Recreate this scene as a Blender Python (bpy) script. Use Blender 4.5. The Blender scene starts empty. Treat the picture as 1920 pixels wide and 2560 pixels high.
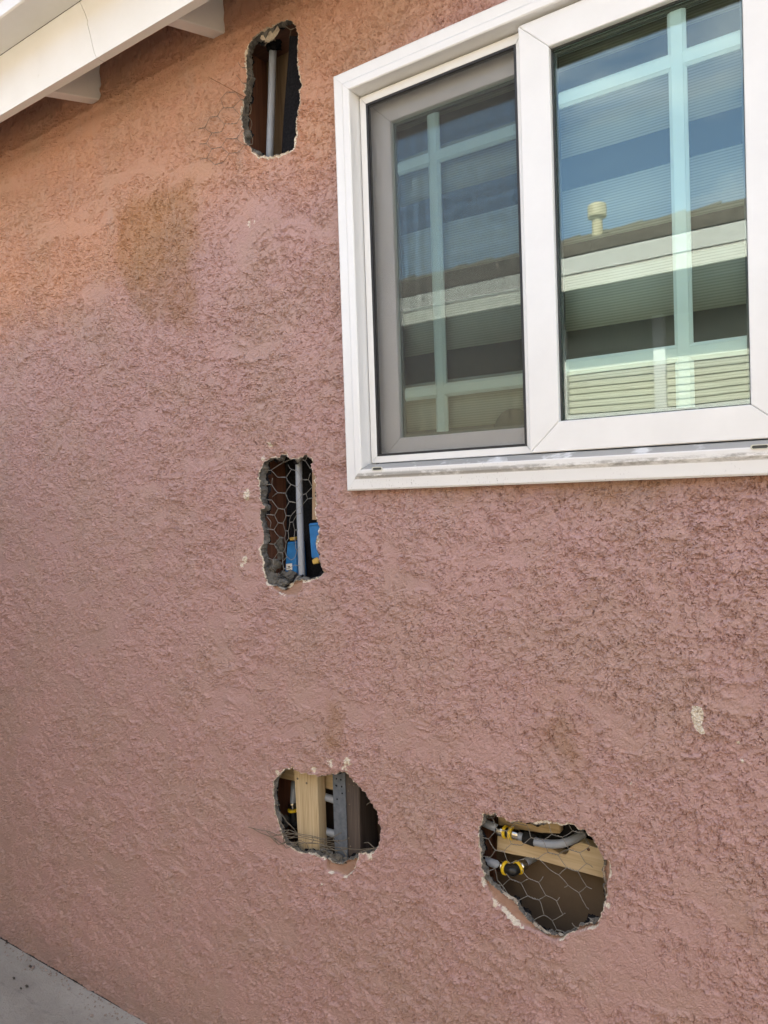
import bpy, bmesh, math, random
import numpy as np
from mathutils import Vector, Matrix

random.seed(7)
rng = np.random.default_rng(11)
SC = bpy.context.scene
COL = SC.collection

# ---------------------------------------------------------------- camera, sky, sun, exposure
F_PX, W_PX, H_PX = 1850.0, 1920.0, 2560.0
CAM = np.array([0.0, -1.4, 1.59])
def cam_axes(yaw, pitch, roll):
    cy, sy = math.cos(yaw), math.sin(yaw)
    f = np.array([-sy, cy, 0.0]); r = np.array([cy, sy, 0.0]); u = np.array([0, 0, 1.0])
    cp, sp = math.cos(pitch), math.sin(pitch)
    f2 = f * cp + u * sp; u2 = u * cp - f * sp
    cr, sr = math.cos(roll), math.sin(roll)
    return r * cr + u2 * sr, u2 * cr - r * sr, f2
R_, U_, F_ = cam_axes(math.radians(34.3955), math.radians(-1.3053), math.radians(-1.8753))
cam_data = bpy.data.cameras.new('camera')
cam = bpy.data.objects.new('camera', cam_data); COL.objects.link(cam)
cam_data.sensor_fit = 'VERTICAL'; cam_data.sensor_height = 36.0; cam_data.sensor_width = 27.0
cam_data.lens = 36.0 * F_PX / H_PX
cam_data.clip_start = 0.02; cam_data.clip_end = 3000
B_ = -F_
cam.matrix_world = Matrix(((R_[0], U_[0], B_[0], CAM[0]), (R_[1], U_[1], B_[1], CAM[1]), (R_[2], U_[2], B_[2], CAM[2]), (0, 0, 0, 1)))
SC.camera = cam
SC.render.resolution_x = 768; SC.render.resolution_y = 1024

SUN_EL, SUN_AZ = math.radians(41), math.radians(14)      # sun stands behind the house (towards +Y), a little to the right
world = bpy.data.worlds.new('World'); SC.world = world; world.use_nodes = True
wn = world.node_tree.nodes; wl = world.node_tree.links; wn.clear()
w_out = wn.new('ShaderNodeOutputWorld'); w_bg = wn.new('ShaderNodeBackground'); w_sky = wn.new('ShaderNodeTexSky')
w_sky.sky_type = 'NISHITA'; w_sky.sun_disc = False
w_sky.sun_elevation = SUN_EL; w_sky.sun_rotation = SUN_AZ
w_sky.air_density = 1.0; w_sky.dust_density = 1.8; w_sky.ozone_density = 0.5
# thin high cloud everywhere in the sky
w_tc = wn.new('ShaderNodeTexCoord'); w_map = wn.new('ShaderNodeMapping'); w_noise = wn.new('ShaderNodeTexNoise'); w_ramp = wn.new('ShaderNodeValToRGB'); w_mix = wn.new('ShaderNodeMixRGB')
w_map.inputs['Scale'].default_value = (1.6, 1.6, 4.0); w_map.inputs['Location'].default_value = (0.4, 0.0, 0.0)
w_noise.inputs['Scale'].default_value = 1.6; w_noise.inputs['Detail'].default_value = 7; w_noise.inputs['Roughness'].default_value = 0.55
w_ramp.color_ramp.elements[0].position = 0.47; w_ramp.color_ramp.elements[0].color = (0, 0, 0, 1)
w_ramp.color_ramp.elements[1].position = 0.84; w_ramp.color_ramp.elements[1].color = (0.65, 0.65, 0.65, 1)
w_mix.inputs[2].default_value = (12.8, 11.6, 9.9, 1)
wl.new(w_tc.outputs['Generated'], w_map.inputs['Vector']); wl.new(w_map.outputs['Vector'], w_noise.inputs['Vector'])
wl.new(w_noise.outputs['Fac'], w_ramp.inputs['Fac']); wl.new(w_ramp.outputs['Color'], w_mix.inputs[0])
wl.new(w_sky.outputs['Color'], w_mix.inputs[1]); wl.new(w_mix.outputs['Color'], w_bg.inputs['Color'])
w_bg.inputs['Strength'].default_value = 0.12
wl.new(w_bg.outputs['Background'], w_out.inputs['Surface'])

sun_data = bpy.data.lights.new('sun', 'SUN'); sun_data.energy = 4.2; sun_data.angle = math.radians(0.53); sun_data.color = (1.0, 0.92, 0.80)
sun = bpy.data.objects.new('sun', sun_data); COL.objects.link(sun)
# direction towards the sun: azimuth measured from +Y towards +X
sd = Vector((math.sin(SUN_AZ) * math.cos(SUN_EL), math.cos(SUN_AZ) * math.cos(SUN_EL), math.sin(SUN_EL)))
sun.rotation_euler = sd.to_track_quat('Z', 'Y').to_euler(); sun.location = (0, 6, 12)

SC.view_settings.view_transform = 'Standard'; SC.view_settings.look = 'None'
SC.view_settings.exposure = 2.5; SC.view_settings.gamma = 1.0; SC.view_settings.use_curve_mapping = False
SC.render.engine = 'CYCLES'
SC.cycles.max_bounces = 10; SC.cycles.diffuse_bounces = 6; SC.cycles.glossy_bounces = 6; SC.cycles.transparent_max_bounces = 24; SC.cycles.transmission_bounces = 8

# ---------------------------------------------------------------- helpers
def at(px, py, y=0.0):
    """photo pixel -> world point on the plane Y = y (metres; the wall face is Y = 0)"""
    d = R_ * (px - W_PX / 2) - U_ * (py - H_PX / 2) + F_ * F_PX
    s = (y - CAM[1]) / d[1]
    p = CAM + d * s
    return (float(p[0]), float(p[1]), float(p[2]))
def refl(px, py, depth):
    """point seen mirrored in the glass, standing `depth` metres in front of the wall"""
    p = at(px, py, depth)
    return (p[0], -depth, p[2])
def zm(ox, oy, s):
    return lambda x, y: (ox + s * x, oy + s * y)
Z1 = zm(460, 30, 400 / 1659); Z2 = zm(600, 1080, 260 / 1307); Z3 = zm(620, 1880, 380 / 1659); Z4 = zm(1160, 2000, 400 / 1659)

ORI = {}
def tag(o, label=None, cat=None, group=None, kind=None):
    if label: o['label'] = label
    if cat: o['category'] = cat
    if group: o['group'] = group
    if kind: o['kind'] = kind
    return o
def thing(name, loc, label, cat, group=None):
    o = bpy.data.objects.new(name, None); COL.objects.link(o); o.location = loc; o.empty_display_size = 0.05
    ORI[o.name] = tuple(loc)
    return tag(o, label, cat, group)
def mesh_obj(name, verts, faces, mat, parent=None, smooth=False, bevel=0.0, mats=None, midx=None, segs=1):
    verts = [tuple(map(float, v)) for v in verts]
    if parent is not None: org = ORI[parent.name]
    else:
        a = np.array(verts); org = (float(a[:, 0].mean()), float(a[:, 1].mean()), float(a[:, 2].min()))
    me = bpy.data.meshes.new(name)
    me.from_pydata([(v[0] - org[0], v[1] - org[1], v[2] - org[2]) for v in verts], [], faces)
    for m in (mats or [mat]): me.materials.append(m)
    if midx is not None: me.polygons.foreach_set('material_index', midx)
    bm = bmesh.new(); bm.from_mesh(me)
    bmesh.ops.recalc_face_normals(bm, faces=bm.faces)
    if bevel > 0:
        es = [e for e in bm.edges if len(e.link_faces) == 2 and e.calc_face_angle(0) > 0.5]
        bmesh.ops.bevel(bm, geom=es, offset=bevel, segments=segs, affect='EDGES', profile=0.5)
    if smooth:
        for f in bm.faces: f.smooth = True
    bm.to_mesh(me); bm.free()
    o = bpy.data.objects.new(name, me); COL.objects.link(o)
    ORI[o.name] = org
    if parent is not None: o.parent = parent
    else: o.location = org
    return o
BF = [(0, 1, 2, 3), (7, 6, 5, 4), (0, 4, 5, 1), (1, 5, 6, 2), (2, 6, 7, 3), (3, 7, 4, 0)]
def box(name, x0, x1, y0, y1, z0, z1, mat, parent=None, bevel=0.0, segs=1):
    v = [(x0, y0, z0), (x1, y0, z0), (x1, y0, z1), (x0, y0, z1), (x0, y1, z0), (x1, y1, z0), (x1, y1, z1), (x0, y1, z1)]
    return mesh_obj(name, v, BF, mat, parent, bevel=bevel, segs=segs)
def hexa(name, v, mat, parent=None, bevel=0.0):
    return mesh_obj(name, v, BF, mat, parent, bevel=bevel)
def poly_px(name, pts, y, thick, mat, parent=None, bevel=0.0):
    """outline given in photo pixels on plane y, extruded into the wall"""
    fr = [at(a, b, y) for a, b in pts]; n = len(fr)
    v = fr + [(p[0], p[1] + thick, p[2]) for p in fr]
    f = [tuple(range(n)), tuple(range(2 * n - 1, n - 1, -1))] + [(i, (i + 1) % n, n + (i + 1) % n, n + i) for i in range(n)]
    return mesh_obj(name, v, f, mat, parent, bevel=bevel)
def tube_geo(pts, r, sides=6, taper=None):
    P = [Vector(p) for p in pts]
    clean = [P[0]]
    for p in P[1:]:
        if (p - clean[-1]).length > 1e-5: clean.append(p)
    P = clean; n = len(P); V = []; Fc = []
    if n < 2: return V, Fc
    T = []
    for i in range(n):
        a = P[max(i - 1, 0)]; b = P[min(i + 1, n - 1)]; T.append((b - a).normalized())
    nrm = T[0].orthogonal().normalized()
    for i in range(n):
        if i: nrm = (nrm - T[i] * nrm.dot(T[i]));  nrm = nrm.normalized() if nrm.length > 1e-6 else T[i].orthogonal().normalized()
        bn = T[i].cross(nrm)
        rr = r if not callable(r) else r(i / (n - 1))
        for k in range(sides):
            a = 2 * math.pi * k / sides
            V.append(tuple(P[i] + (nrm * math.cos(a) + bn * math.sin(a)) * rr))
    for i in range(n - 1):
        for k in range(sides):
            k2 = (k + 1) % sides
            Fc.append((i * sides + k, i * sides + k2, (i + 1) * sides + k2, (i + 1) * sides + k))
    Fc.append(tuple(range(sides - 1, -1, -1))); Fc.append(tuple((n - 1) * sides + k for k in range(sides)))
    return V, Fc
def tubes(name, lines, r, mat, parent=None, sides=6, smooth=True):
    V, Fc = [], []
    for L in lines:
        v, f = tube_geo(L, r, sides); o = len(V); V += v; Fc += [tuple(i + o for i in t) for t in f]
    return mesh_obj(name, V, Fc, mat, parent, smooth=smooth)
def curve_pts(pts, n=6):
    """Catmull-Rom through points"""
    P = [np.array(p) for p in pts]; P = [2 * P[0] - P[1]] + P + [2 * P[-1] - P[-2]]; out = []
    for i in range(1, len(P) - 2):
        for k in range(n):
            t = k / n; a, b, c, d = P[i - 1], P[i], P[i + 1], P[i + 2]
            out.append(tuple(0.5 * ((2 * b) + (-a + c) * t + (2 * a - 5 * b + 4 * c - d) * t * t + (-a + 3 * b - 3 * c + d) * t ** 3)))
    out.append(tuple(P[-2])); return out
def ring(name, c, axis, r_out, r_in, h, mat, parent, sides=24):
    """washer-like ring (r_in may be 0 for a solid cap) centred at c along axis"""
    ax = Vector(axis).normalized(); u = ax.orthogonal().normalized(); w = ax.cross(u); c = Vector(c)
    prof = [(r_in, -h / 2), (r_out * 0.93, -h / 2), (r_out, -h * 0.3), (r_out, h * 0.3), (r_out * 0.93, h / 2), (r_in, h / 2)]
    V = []; Fc = []; m = len(prof)
    for k in range(sides):
        a = 2 * math.pi * k / sides; e = u * math.cos(a) + w * math.sin(a)
        for rr, hh in prof: V.append(tuple(c + e * max(rr, 0.0003) + ax * hh))
    for k in range(sides):
        for j in range(m):
            Fc.append((k * m + j, k * m + (j + 1) % m, ((k + 1) % sides) * m + (j + 1) % m, ((k + 1) % sides) * m + j))
    return mesh_obj(name, V, Fc, mat, parent, smooth=False)

# ---------------------------------------------------------------- numpy noise
PERM = rng.permutation(512); RT = rng.random(512) * 2 - 1
def vnoise(x, y, seed=0):
    xi = np.floor(x).astype(np.int64); yi = np.floor(y).astype(np.int64); fx = x - xi; fy = y - yi
    u = fx * fx * fx * (fx * (fx * 6 - 15) + 10); v = fy * fy * fy * (fy * (fy * 6 - 15) + 10)
    def h(a, b): return RT[(PERM[(PERM[(a + seed * 57) & 511] + b + seed * 131) & 511]) & 511]
    a = h(xi, yi); b = h(xi + 1, yi); c = h(xi, yi + 1); d = h(xi + 1, yi + 1)
    return (a * (1 - u) + b * u) * (1 - v) + (c * (1 - u) + d * u) * v
def fbm(x, y, octs, seed=0, gain=0.5):
    s = np.zeros_like(x); amp = 1.0; tot = 0; fr = 1.0
    for o in range(octs):
        s += amp * vnoise(x * fr + o * 17.3, y * fr - o * 9.1, seed + o); tot += amp; amp *= gain; fr *= 2.03
    return s / tot
def sstep(a, b, x):
    t = np.clip((x - a) / (b - a), 0, 1); return t * t * (3 - 2 * t)
def in_poly(x, z, poly):
    ins = np.zeros(x.shape, bool); n = len(poly)
    for i in range(n):
        x1, z1 = poly[i]; x2, z2 = poly[(i + 1) % n]
        if z1 == z2: continue
        c = ((z1 > z) != (z2 > z)) & (x < (x2 - x1) * (z - z1) / (z2 - z1) + x1)
        ins ^= c
    return ins
def near_poly(x, z, poly):
    """distance to the outline and the nearest point on it"""
    best = np.full(x.shape, 1e9); bx = np.zeros_like(x); bz = np.zeros_like(x); n = len(poly)
    for i in range(n):
        x1, z1 = poly[i]; x2, z2 = poly[(i + 1) % n]; dx, dz = x2 - x1, z2 - z1; L = dx * dx + dz * dz + 1e-12
        t = np.clip(((x - x1) * dx + (z - z1) * dz) / L, 0, 1); qx = x1 + t * dx; qz = z1 + t * dz
        d = (x - qx) ** 2 + (z - qz) ** 2; m = d < best
        best = np.where(m, d, best); bx = np.where(m, qx, bx); bz = np.where(m, qz, bz)
    return np.sqrt(best), bx, bz

# ---------------------------------------------------------------- materials
def new_mat(name):
    m = bpy.data.materials.new(name); m.use_nodes = True; nt = m.node_tree
    b = nt.nodes['Principled BSDF']; return m, nt, b
def N(nt, t, **kw):
    n = nt.nodes.new(t)
    for k, v in kw.items(): setattr(n, k, v)
    return n
def objco(nt, scale=(1, 1, 1)):
    tc = N(nt, 'ShaderNodeTexCoord'); mp = N(nt, 'ShaderNodeMapping'); mp.inputs['Scale'].default_value = scale
    nt.links.new(tc.outputs['Object'], mp.inputs['Vector']); return mp.outputs['Vector']
def noise(nt, vec, scale, detail=4, rough=0.5):
    n = N(nt, 'ShaderNodeTexNoise'); n.inputs['Scale'].default_value = scale; n.inputs['Detail'].default_value = detail; n.inputs['Roughness'].default_value = rough
    if vec is not None: nt.links.new(vec, n.inputs['Vector'])
    return n.outputs['Fac']
def ramp(nt, fac, stops):
    r = N(nt, 'ShaderNodeValToRGB'); cr = r.color_ramp
    while len(cr.elements) < len(stops): cr.elements.new(0.5)
    for e, (p, c) in zip(cr.elements, stops): e.position = p; e.color = (c[0], c[1], c[2], 1)
    nt.links.new(fac, r.inputs['Fac']); return r.outputs['Color']
def mixc(nt, fac, a, b, mode='MIX'):
    m = N(nt, 'ShaderNodeMixRGB', blend_type=mode)
    for s, v in ((m.inputs[0], fac), (m.inputs[1], a), (m.inputs[2], b)):
        if isinstance(v, bpy.types.NodeSocket): nt.links.new(v, s)
        elif isinstance(v, (int, float)): s.default_value = v
        else: s.default_value = (v[0], v[1], v[2], 1)
    return m.outputs[0]
def mth(nt, op, a, b=None, clamp=False):
    m = N(nt, 'ShaderNodeMath', operation=op); m.use_clamp = clamp
    for s, v in ((m.inputs[0], a), (m.inputs[1], b)):
        if v is None: continue
        if isinstance(v, bpy.types.NodeSocket): nt.links.new(v, s)
        else: s.default_value = v
    return m.outputs[0]
def bump(nt, b, h, strength=0.3, dist=0.002):
    n = N(nt, 'ShaderNodeBump'); n.inputs['Strength'].default_value = strength; n.inputs['Distance'].default_value = dist
    nt.links.new(h, n.inputs['Height']); nt.links.new(n.outputs['Normal'], b.inputs['Normal'])
def speck(name, c1, c2, scale=40, rough=0.6, bstr=0.2, bscale=None, spec=0.5, metal=0.0, stretch=(1, 1, 1), bdist=0.002, detail=6):
    m, nt, b = new_mat(name); v = objco(nt, stretch)
    nt.links.new(ramp(nt, noise(nt, v, scale, detail, 0.6), [(0.3, c1), (0.7, c2)]), b.inputs['Base Color'])
    b.inputs['Roughness'].default_value = rough; b.inputs['Metallic'].default_value = metal; b.inputs['Specular IOR Level'].default_value = spec
    if bstr: bump(nt, b, noise(nt, v, bscale or scale * 3, 5, 0.6), bstr, bdist)
    return m

def stucco_material():
    m, nt, b = new_mat('pink_stucco'); v = objco(nt)
    n1 = noise(nt, v, 3.6, 5, 0.65); n2 = noise(nt, v, 22.0, 5, 0.65); n3 = noise(nt, v, 260.0, 3, 0.6)
    col = ramp(nt, n1, [(0.30, (0.402, 0.277, 0.236)), (0.46, (0.430, 0.284, 0.250)), (0.54, (0.440, 0.282, 0.259)), (0.72, (0.468, 0.304, 0.274))])
    col = mixc(nt, mth(nt, 'MULTIPLY', n2, 0.35), col, (0.375, 0.228, 0.200))
    a = N(nt, 'ShaderNodeAttribute', attribute_name='wear_glow')     # R chips of paint, G bare undercoat, B water stain, A painted warm glow
    sp = N(nt, 'ShaderNodeSeparateColor'); nt.links.new(a.outputs['Color'], sp.inputs[0])
    nn = noise(nt, v, 90.0, 5, 0.7)
    stain = mth(nt, 'MULTIPLY', sp.outputs[2], mth(nt, 'ADD', mth(nt, 'MULTIPLY', n2, 1.8), -0.08), True)
    col = mixc(nt, stain, col, mixc(nt, 1.0, col, (0.78, 0.72, 0.55), 'MULTIPLY'))
    old = mth(nt, 'MULTIPLY', a.outputs['Alpha'], mth(nt, 'ADD', mth(nt, 'MULTIPLY', n1, 0.8), 0.5), True)      # warm bounce glow painted into the colour high on the wall
    col = mixc(nt, old, col, mixc(nt, 1.0, col, (1.13, 0.99, 0.73), 'MULTIPLY'))  # old is the painted warm glow
    und = ramp(nt, mth(nt, 'ADD', sp.outputs[1], mth(nt, 'MULTIPLY', mth(nt, 'SUBTRACT', nn, 0.5), 0.5)), [(0.40, (0, 0, 0)), (0.52, (1, 1, 1))])
    col = mixc(nt, und, col, ramp(nt, n2, [(0.3, (0.33, 0.205, 0.155)), (0.7, (0.41, 0.27, 0.21))]))
    chip = ramp(nt, mth(nt, 'ADD', sp.outputs[0], mth(nt, 'MULTIPLY', mth(nt, 'SUBTRACT', nn, 0.5), 1.3)), [(0.47, (0, 0, 0)), (0.56, (1, 1, 1))])
    col = mixc(nt, chip, col, ramp(nt, n3, [(0.3, (0.56, 0.49, 0.40)), (0.7, (0.74, 0.68, 0.58))]))
    tz = N(nt, 'ShaderNodeTexCoord'); sx = N(nt, 'ShaderNodeSeparateXYZ'); nt.links.new(tz.outputs['Object'], sx.inputs[0])
    foot = mth(nt, 'SUBTRACT', 1.0, mth(nt, 'MULTIPLY', sx.outputs['Z'], 5.5), True)
    foot = mth(nt, 'MULTIPLY', foot, mth(nt, 'ADD', mth(nt, 'MULTIPLY', n2, 0.9), -0.05), True)
    col = mixc(nt, foot, col, (0.20, 0.165, 0.145))
    dust = ramp(nt, noise(nt, objco(nt, (1.0, 1.0, 0.22)), 16.0, 5, 0.6), [(0.56, (0, 0, 0)), (0.72, (0.28, 0.28, 0.28))])
    col = mixc(nt, dust, col, (0.40, 0.305, 0.265))
    nt.links.new(col, b.inputs['Base Color'])
    b.inputs['Roughness'].default_value = 0.85; b.inputs['Specular IOR Level'].default_value = 0.25
    vo = N(nt, 'ShaderNodeTexVoronoi'); vo.inputs['Scale'].default_value = 330.0; nt.links.new(v, vo.inputs['Vector'])
    h = mth(nt, 'ADD', n3, mth(nt, 'MULTIPLY', vo.outputs['Distance'], 0.6))
    h = mth(nt, 'ADD', h, mth(nt, 'MULTIPLY', nn, 0.8))
    bump(nt, b, h, 0.5, 0.0017)
    return m
M = {}
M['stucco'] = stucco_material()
M['mortar'] = speck('grey_mortar', (0.075, 0.07, 0.064), (0.21, 0.197, 0.175), 60, 0.95, 0.8, 160, 0.2, bdist=0.004)
M['render_edge'] = speck('broken_render_edge', (0.30, 0.24, 0.18), (0.62, 0.54, 0.43), 90, 0.9, 0.6, 220, 0.2, bdist=0.003)
M['vinyl'] = speck('white_vinyl', (0.77, 0.77, 0.755), (0.81, 0.81, 0.80), 9, 0.38, 0.03, 60, 0.5)
M['vinyl_in'] = speck('white_vinyl_sash', (0.74, 0.74, 0.73), (0.80, 0.80, 0.79), 9, 0.4, 0.03, 60, 0.5)
def dirty_vinyl():
    m, nt, b = new_mat('grimy_white_vinyl'); v = objco(nt)
    tc = N(nt, 'ShaderNodeTexCoord'); s = N(nt, 'ShaderNodeSeparateXYZ'); nt.links.new(tc.outputs['Object'], s.inputs[0])
    z = s.outputs['Z']; x = s.outputs['X']; y = s.outputs['Y']
    st = objco(nt, (1.0, 1.0, 3.0))
    nb = noise(nt, st, 45, 6, 0.7); nl = noise(nt, v, 9, 3, 0.5); nf = noise(nt, objco(nt, (1, 1, 0.5)), 330, 3, 0.6)
    def band(lo, hi, soft):
        return mth(nt, 'MULTIPLY', mth(nt, 'MULTIPLY', mth(nt, 'SUBTRACT', z, lo), 1 / soft, True), mth(nt, 'MULTIPLY', mth(nt, 'SUBTRACT', hi, z), 1 / soft, True), True)
    g = mth(nt, 'MULTIPLY', band(0.0250, 0.0410, 0.004), ramp(nt, mth(nt, 'ADD', mth(nt, 'MULTIPLY', nb, 0.6), mth(nt, 'MULTIPLY', nl, 0.5)), [(0.46, (0, 0, 0)), (0.58, (1, 1, 1))]))
    ledge = mth(nt, 'MULTIPLY', mth(nt, 'GREATER_THAN', z, 0.0474), ramp(nt, noise(nt, objco(nt, (1, 1, 1)), 14, 4, 0.6), [(0.36, (0.3, 0.3, 0.3)), (0.44, (1, 1, 1))]))
    dots = ramp(nt, nf, [(0.62, (0, 0, 0)), (0.68, (1, 1, 1))])
    dots = mth(nt, 'MULTIPLY', dots, ramp(nt, nl, [(0.42, (0, 0, 0)), (0.62, (1, 1, 1))]))
    col = mixc(nt, 0.0, (0.79, 0.79, 0.78), (0.8, 0.8, 0.8))
    col = mixc(nt, mth(nt, 'MULTIPLY', g, 0.75), col, (0.26, 0.25, 0.235))
    col = mixc(nt, mth(nt, 'MULTIPLY', ledge, 0.8), col, (0.22, 0.21, 0.19))
    col = mixc(nt, mth(nt, 'MULTIPLY', dots, 0.55), col, (0.25, 0.24, 0.22))
    nt.links.new(col, b.inputs['Base Color']); b.inputs['Roughness'].default_value = 0.5
    return m
M['vinyl_dirty'] = dirty_vinyl()
M['black_rubber'] = speck('black_rubber', (0.012, 0.012, 0.014), (0.022, 0.022, 0.024), 80, 0.55, 0.05)
M['seal'] = speck('dark_glazing_seal', (0.03, 0.035, 0.035), (0.05, 0.055, 0.055), 80, 0.5, 0.0)
M['screen'] = speck('charcoal_screen_fibre', (0.09, 0.088, 0.086), (0.12, 0.117, 0.114), 50, 0.6, 0.0)
M['grille'] = speck('white_grille_bar', (0.68, 0.70, 0.69), (0.72, 0.73, 0.72), 9, 0.4, 0.0)
def glass_mat():
    m = bpy.data.materials.new('window_glass'); m.use_nodes = True; nt = m.node_tree; nt.nodes.clear()
    o = N(nt, 'ShaderNodeOutputMaterial'); mx = N(nt, 'ShaderNodeMixShader'); t = N(nt, 'ShaderNodeBsdfTransparent'); g = N(nt, 'ShaderNodeBsdfGlossy')
    t.inputs['Color'].default_value = (0.89, 0.975, 0.965, 1); g.inputs['Color'].default_value = (0.93, 1.0, 0.95, 1); g.inputs['Roughness'].default_value = 0.0
    lw = N(nt, 'ShaderNodeLayerWeight'); lw.inputs['Blend'].default_value = 0.28
    f = mth(nt, 'ADD', mth(nt, 'MULTIPLY', lw.outputs['Fresnel'], 0.8), 0.04)
    n = N(nt, 'ShaderNodeBump'); n.inputs['Strength'].default_value = 0.02; n.inputs['Distance'].default_value = 0.01
    nt.links.new(noise(nt, objco(nt), 5, 1, 0.4), n.inputs['Height']); nt.links.new(n.outputs['Normal'], g.inputs['Normal'])
    nt.links.new(f, mx.inputs[0]); nt.links.new(t.outputs[0], mx.inputs[1]); nt.links.new(g.outputs[0], mx.inputs[2]); nt.links.new(mx.outputs[0], o.inputs['Surface'])
    return m
M['glass'] = glass_mat()
def blind_mat():
    m, nt, b = new_mat('ribbed_blind_fabric'); v = objco(nt)
    w = N(nt, 'ShaderNodeTexWave'); w.wave_type = 'BANDS'; w.bands_direction = 'Z'; w.wave_profile = 'SIN'; w.inputs['Scale'].default_value = 58.0; w.inputs['Distortion'].default_value = 0.25
    nt.links.new(v, w.inputs['Vector'])
    fold = noise(nt, objco(nt, (1, 1, 0.05)), 16, 3, 0.5)
    col = ramp(nt, w.outputs['Fac'], [(0.0, (0.28, 0.265, 0.225)), (0.35, (0.38, 0.36, 0.31)), (1.0, (0.42, 0.40, 0.345))])
    col = mixc(nt, mth(nt, 'MULTIPLY', fold, 0.5), col, mixc(nt, 1.0, col, (0.72, 0.72, 0.72), 'MULTIPLY'))
    nt.links.new(col, b.inputs['Base Color']); b.inputs['Roughness'].default_value = 0.9
    return m
M['blind'] = blind_mat()
def sheer_mat():
    m = bpy.data.materials.new('sheer_blind_gauze'); m.use_nodes = True; nt = m.node_tree; nt.nodes.clear()
    o = N(nt, 'ShaderNodeOutputMaterial'); mx = N(nt, 'ShaderNodeMixShader'); t = N(nt, 'ShaderNodeBsdfTransparent'); d = N(nt, 'ShaderNodeBsdfDiffuse')
    d.inputs['Color'].default_value = (0.35, 0.34, 0.30, 1); mx.inputs[0].default_value = 0.10
    nt.links.new(t.outputs[0], mx.inputs[1]); nt.links.new(d.outputs[0], mx.inputs[2]); nt.links.new(mx.outputs[0], o.inputs['Surface']); return m
M['sheer'] = sheer_mat()
def wood(name, c1, c2, c3, axis='Z', scale=14, rough=0.7, ringy=6.0):
    m, nt, b = new_mat(name)
    sc = {'Z': (1, 1, 0.035), 'X': (0.035, 1, 1), 'Y': (1, 0.035, 1)}[axis]
    v = objco(nt, sc); n = noise(nt, v, scale, 6, 0.6); w = N(nt, 'ShaderNodeTexWave'); w.inputs['Scale'].default_value = scale * 0.45
    w.inputs['Distortion'].default_value = ringy; w.inputs['Detail'].default_value = 3; w.inputs['Detail Scale'].default_value = 1.5
    nt.links.new(v, w.inputs['Vector'])
    f = mth(nt, 'ADD', mth(nt, 'MULTIPLY', n, 0.85), mth(nt, 'MULTIPLY', w.outputs['Fac'], 0.15))
    nt.links.new(ramp(nt, f, [(0.25, c1), (0.5, c2), (0.8, c3)]), b.inputs['Base Color']); b.inputs['Roughness'].default_value = rough
    bump(nt, b, f, 0.25, 0.0015); return m
M['pine'] = wood('new_pine', (0.30, 0.20, 0.10), (0.52, 0.40, 0.24), (0.66, 0.54, 0.35), 'Z', 130)
M['pine_x'] = wood('new_pine_horizontal', (0.36, 0.25, 0.13), (0.55, 0.42, 0.25), (0.64, 0.51, 0.33), 'X', 130)
M['old_wood'] = wood('old_redwood', (0.055, 0.022, 0.012), (0.13, 0.052, 0.028), (0.20, 0.085, 0.045), 'Z', 130)
M['old_wood_x'] = wood('old_redwood_plate', (0.06, 0.028, 0.018), (0.12, 0.055, 0.035), (0.17, 0.08, 0.05), 'X', 130)
M['dark_wood'] = wood('weathered_dark_stud', (0.045, 0.035, 0.03), (0.085, 0.065, 0.055), (0.13, 0.10, 0.085), 'Z', 130)
M['olive_board'] = wood('olive_brown_board', (0.10, 0.065, 0.035), (0.15, 0.10, 0.055), (0.19, 0.13, 0.075), 'Z', 130)
M['tan_wood'] = wood('tan_stud_edge', (0.30, 0.19, 0.11), (0.42, 0.28, 0.17), (0.5, 0.35, 0.22), 'Z', 130)
M['felt'] = speck('black_building_paper', (0.008, 0.008, 0.010), (0.022, 0.022, 0.025), 180, 1.0, 0.6, 420, 0.02, bdist=0.004)
M['kraft'] = speck('brown_kraft_panel', (0.105, 0.075, 0.05), (0.15, 0.108, 0.072), 8, 0.85, 0.1, 60, 0.3)
M['dark_panel'] = speck('dark_back_board', (0.04, 0.025, 0.018), (0.07, 0.045, 0.033), 20, 0.9, 0.2)
M['steel'] = speck('grey_steel_plate', (0.11, 0.13, 0.16), (0.20, 0.225, 0.26), 60, 0.55, 0.06, 90, 0.5, 0.35)
M['pex'] = speck('grey_white_plastic_pipe', (0.29, 0.32, 0.37), (0.36, 0.39, 0.44), 14, 0.35, 0.0)
M['yellow'] = speck('yellow_plastic', (0.80, 0.52, 0.02), (0.86, 0.60, 0.03), 30, 0.35, 0.0)
M['black_plastic'] = speck('black_plastic', (0.012, 0.012, 0.012), (0.02, 0.02, 0.02), 40, 0.3, 0.0)
M['foam'] = speck('black_foam_and_dark_gap', (0.008, 0.008, 0.008), (0.016, 0.016, 0.016), 120, 0.95, 0.5, 300)
M['chrome'] = speck('stainless_sleeve', (0.60, 0.57, 0.50), (0.72, 0.69, 0.62), 20, 0.22, 0.0, metal=1.0)
M['blue'] = speck('blue_plastic', (0.012, 0.12, 0.33), (0.025, 0.20, 0.50), 45, 0.45, 0.05, 60)
M['brass'] = speck('yellow_brown_clip', (0.42, 0.26, 0.05), (0.60, 0.40, 0.10), 60, 0.5, 0.1)
M['paper'] = speck('white_paper_label', (0.72, 0.66, 0.60), (0.80, 0.76, 0.70), 30, 0.8, 0.0)
M['wire'] = speck('galvanised_wire', (0.15, 0.143, 0.13), (0.32, 0.305, 0.275), 90, 0.55, 0.0, metal=0.3)
M['rust_wire'] = speck('rusty_wire', (0.12, 0.055, 0.02), (0.22, 0.10, 0.04), 90, 0.8, 0.0)
M['dark_wire'] = speck('dark_iron_wire', (0.10, 0.085, 0.06), (0.24, 0.20, 0.15), 90, 0.6, 0.0, metal=0.3)
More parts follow.
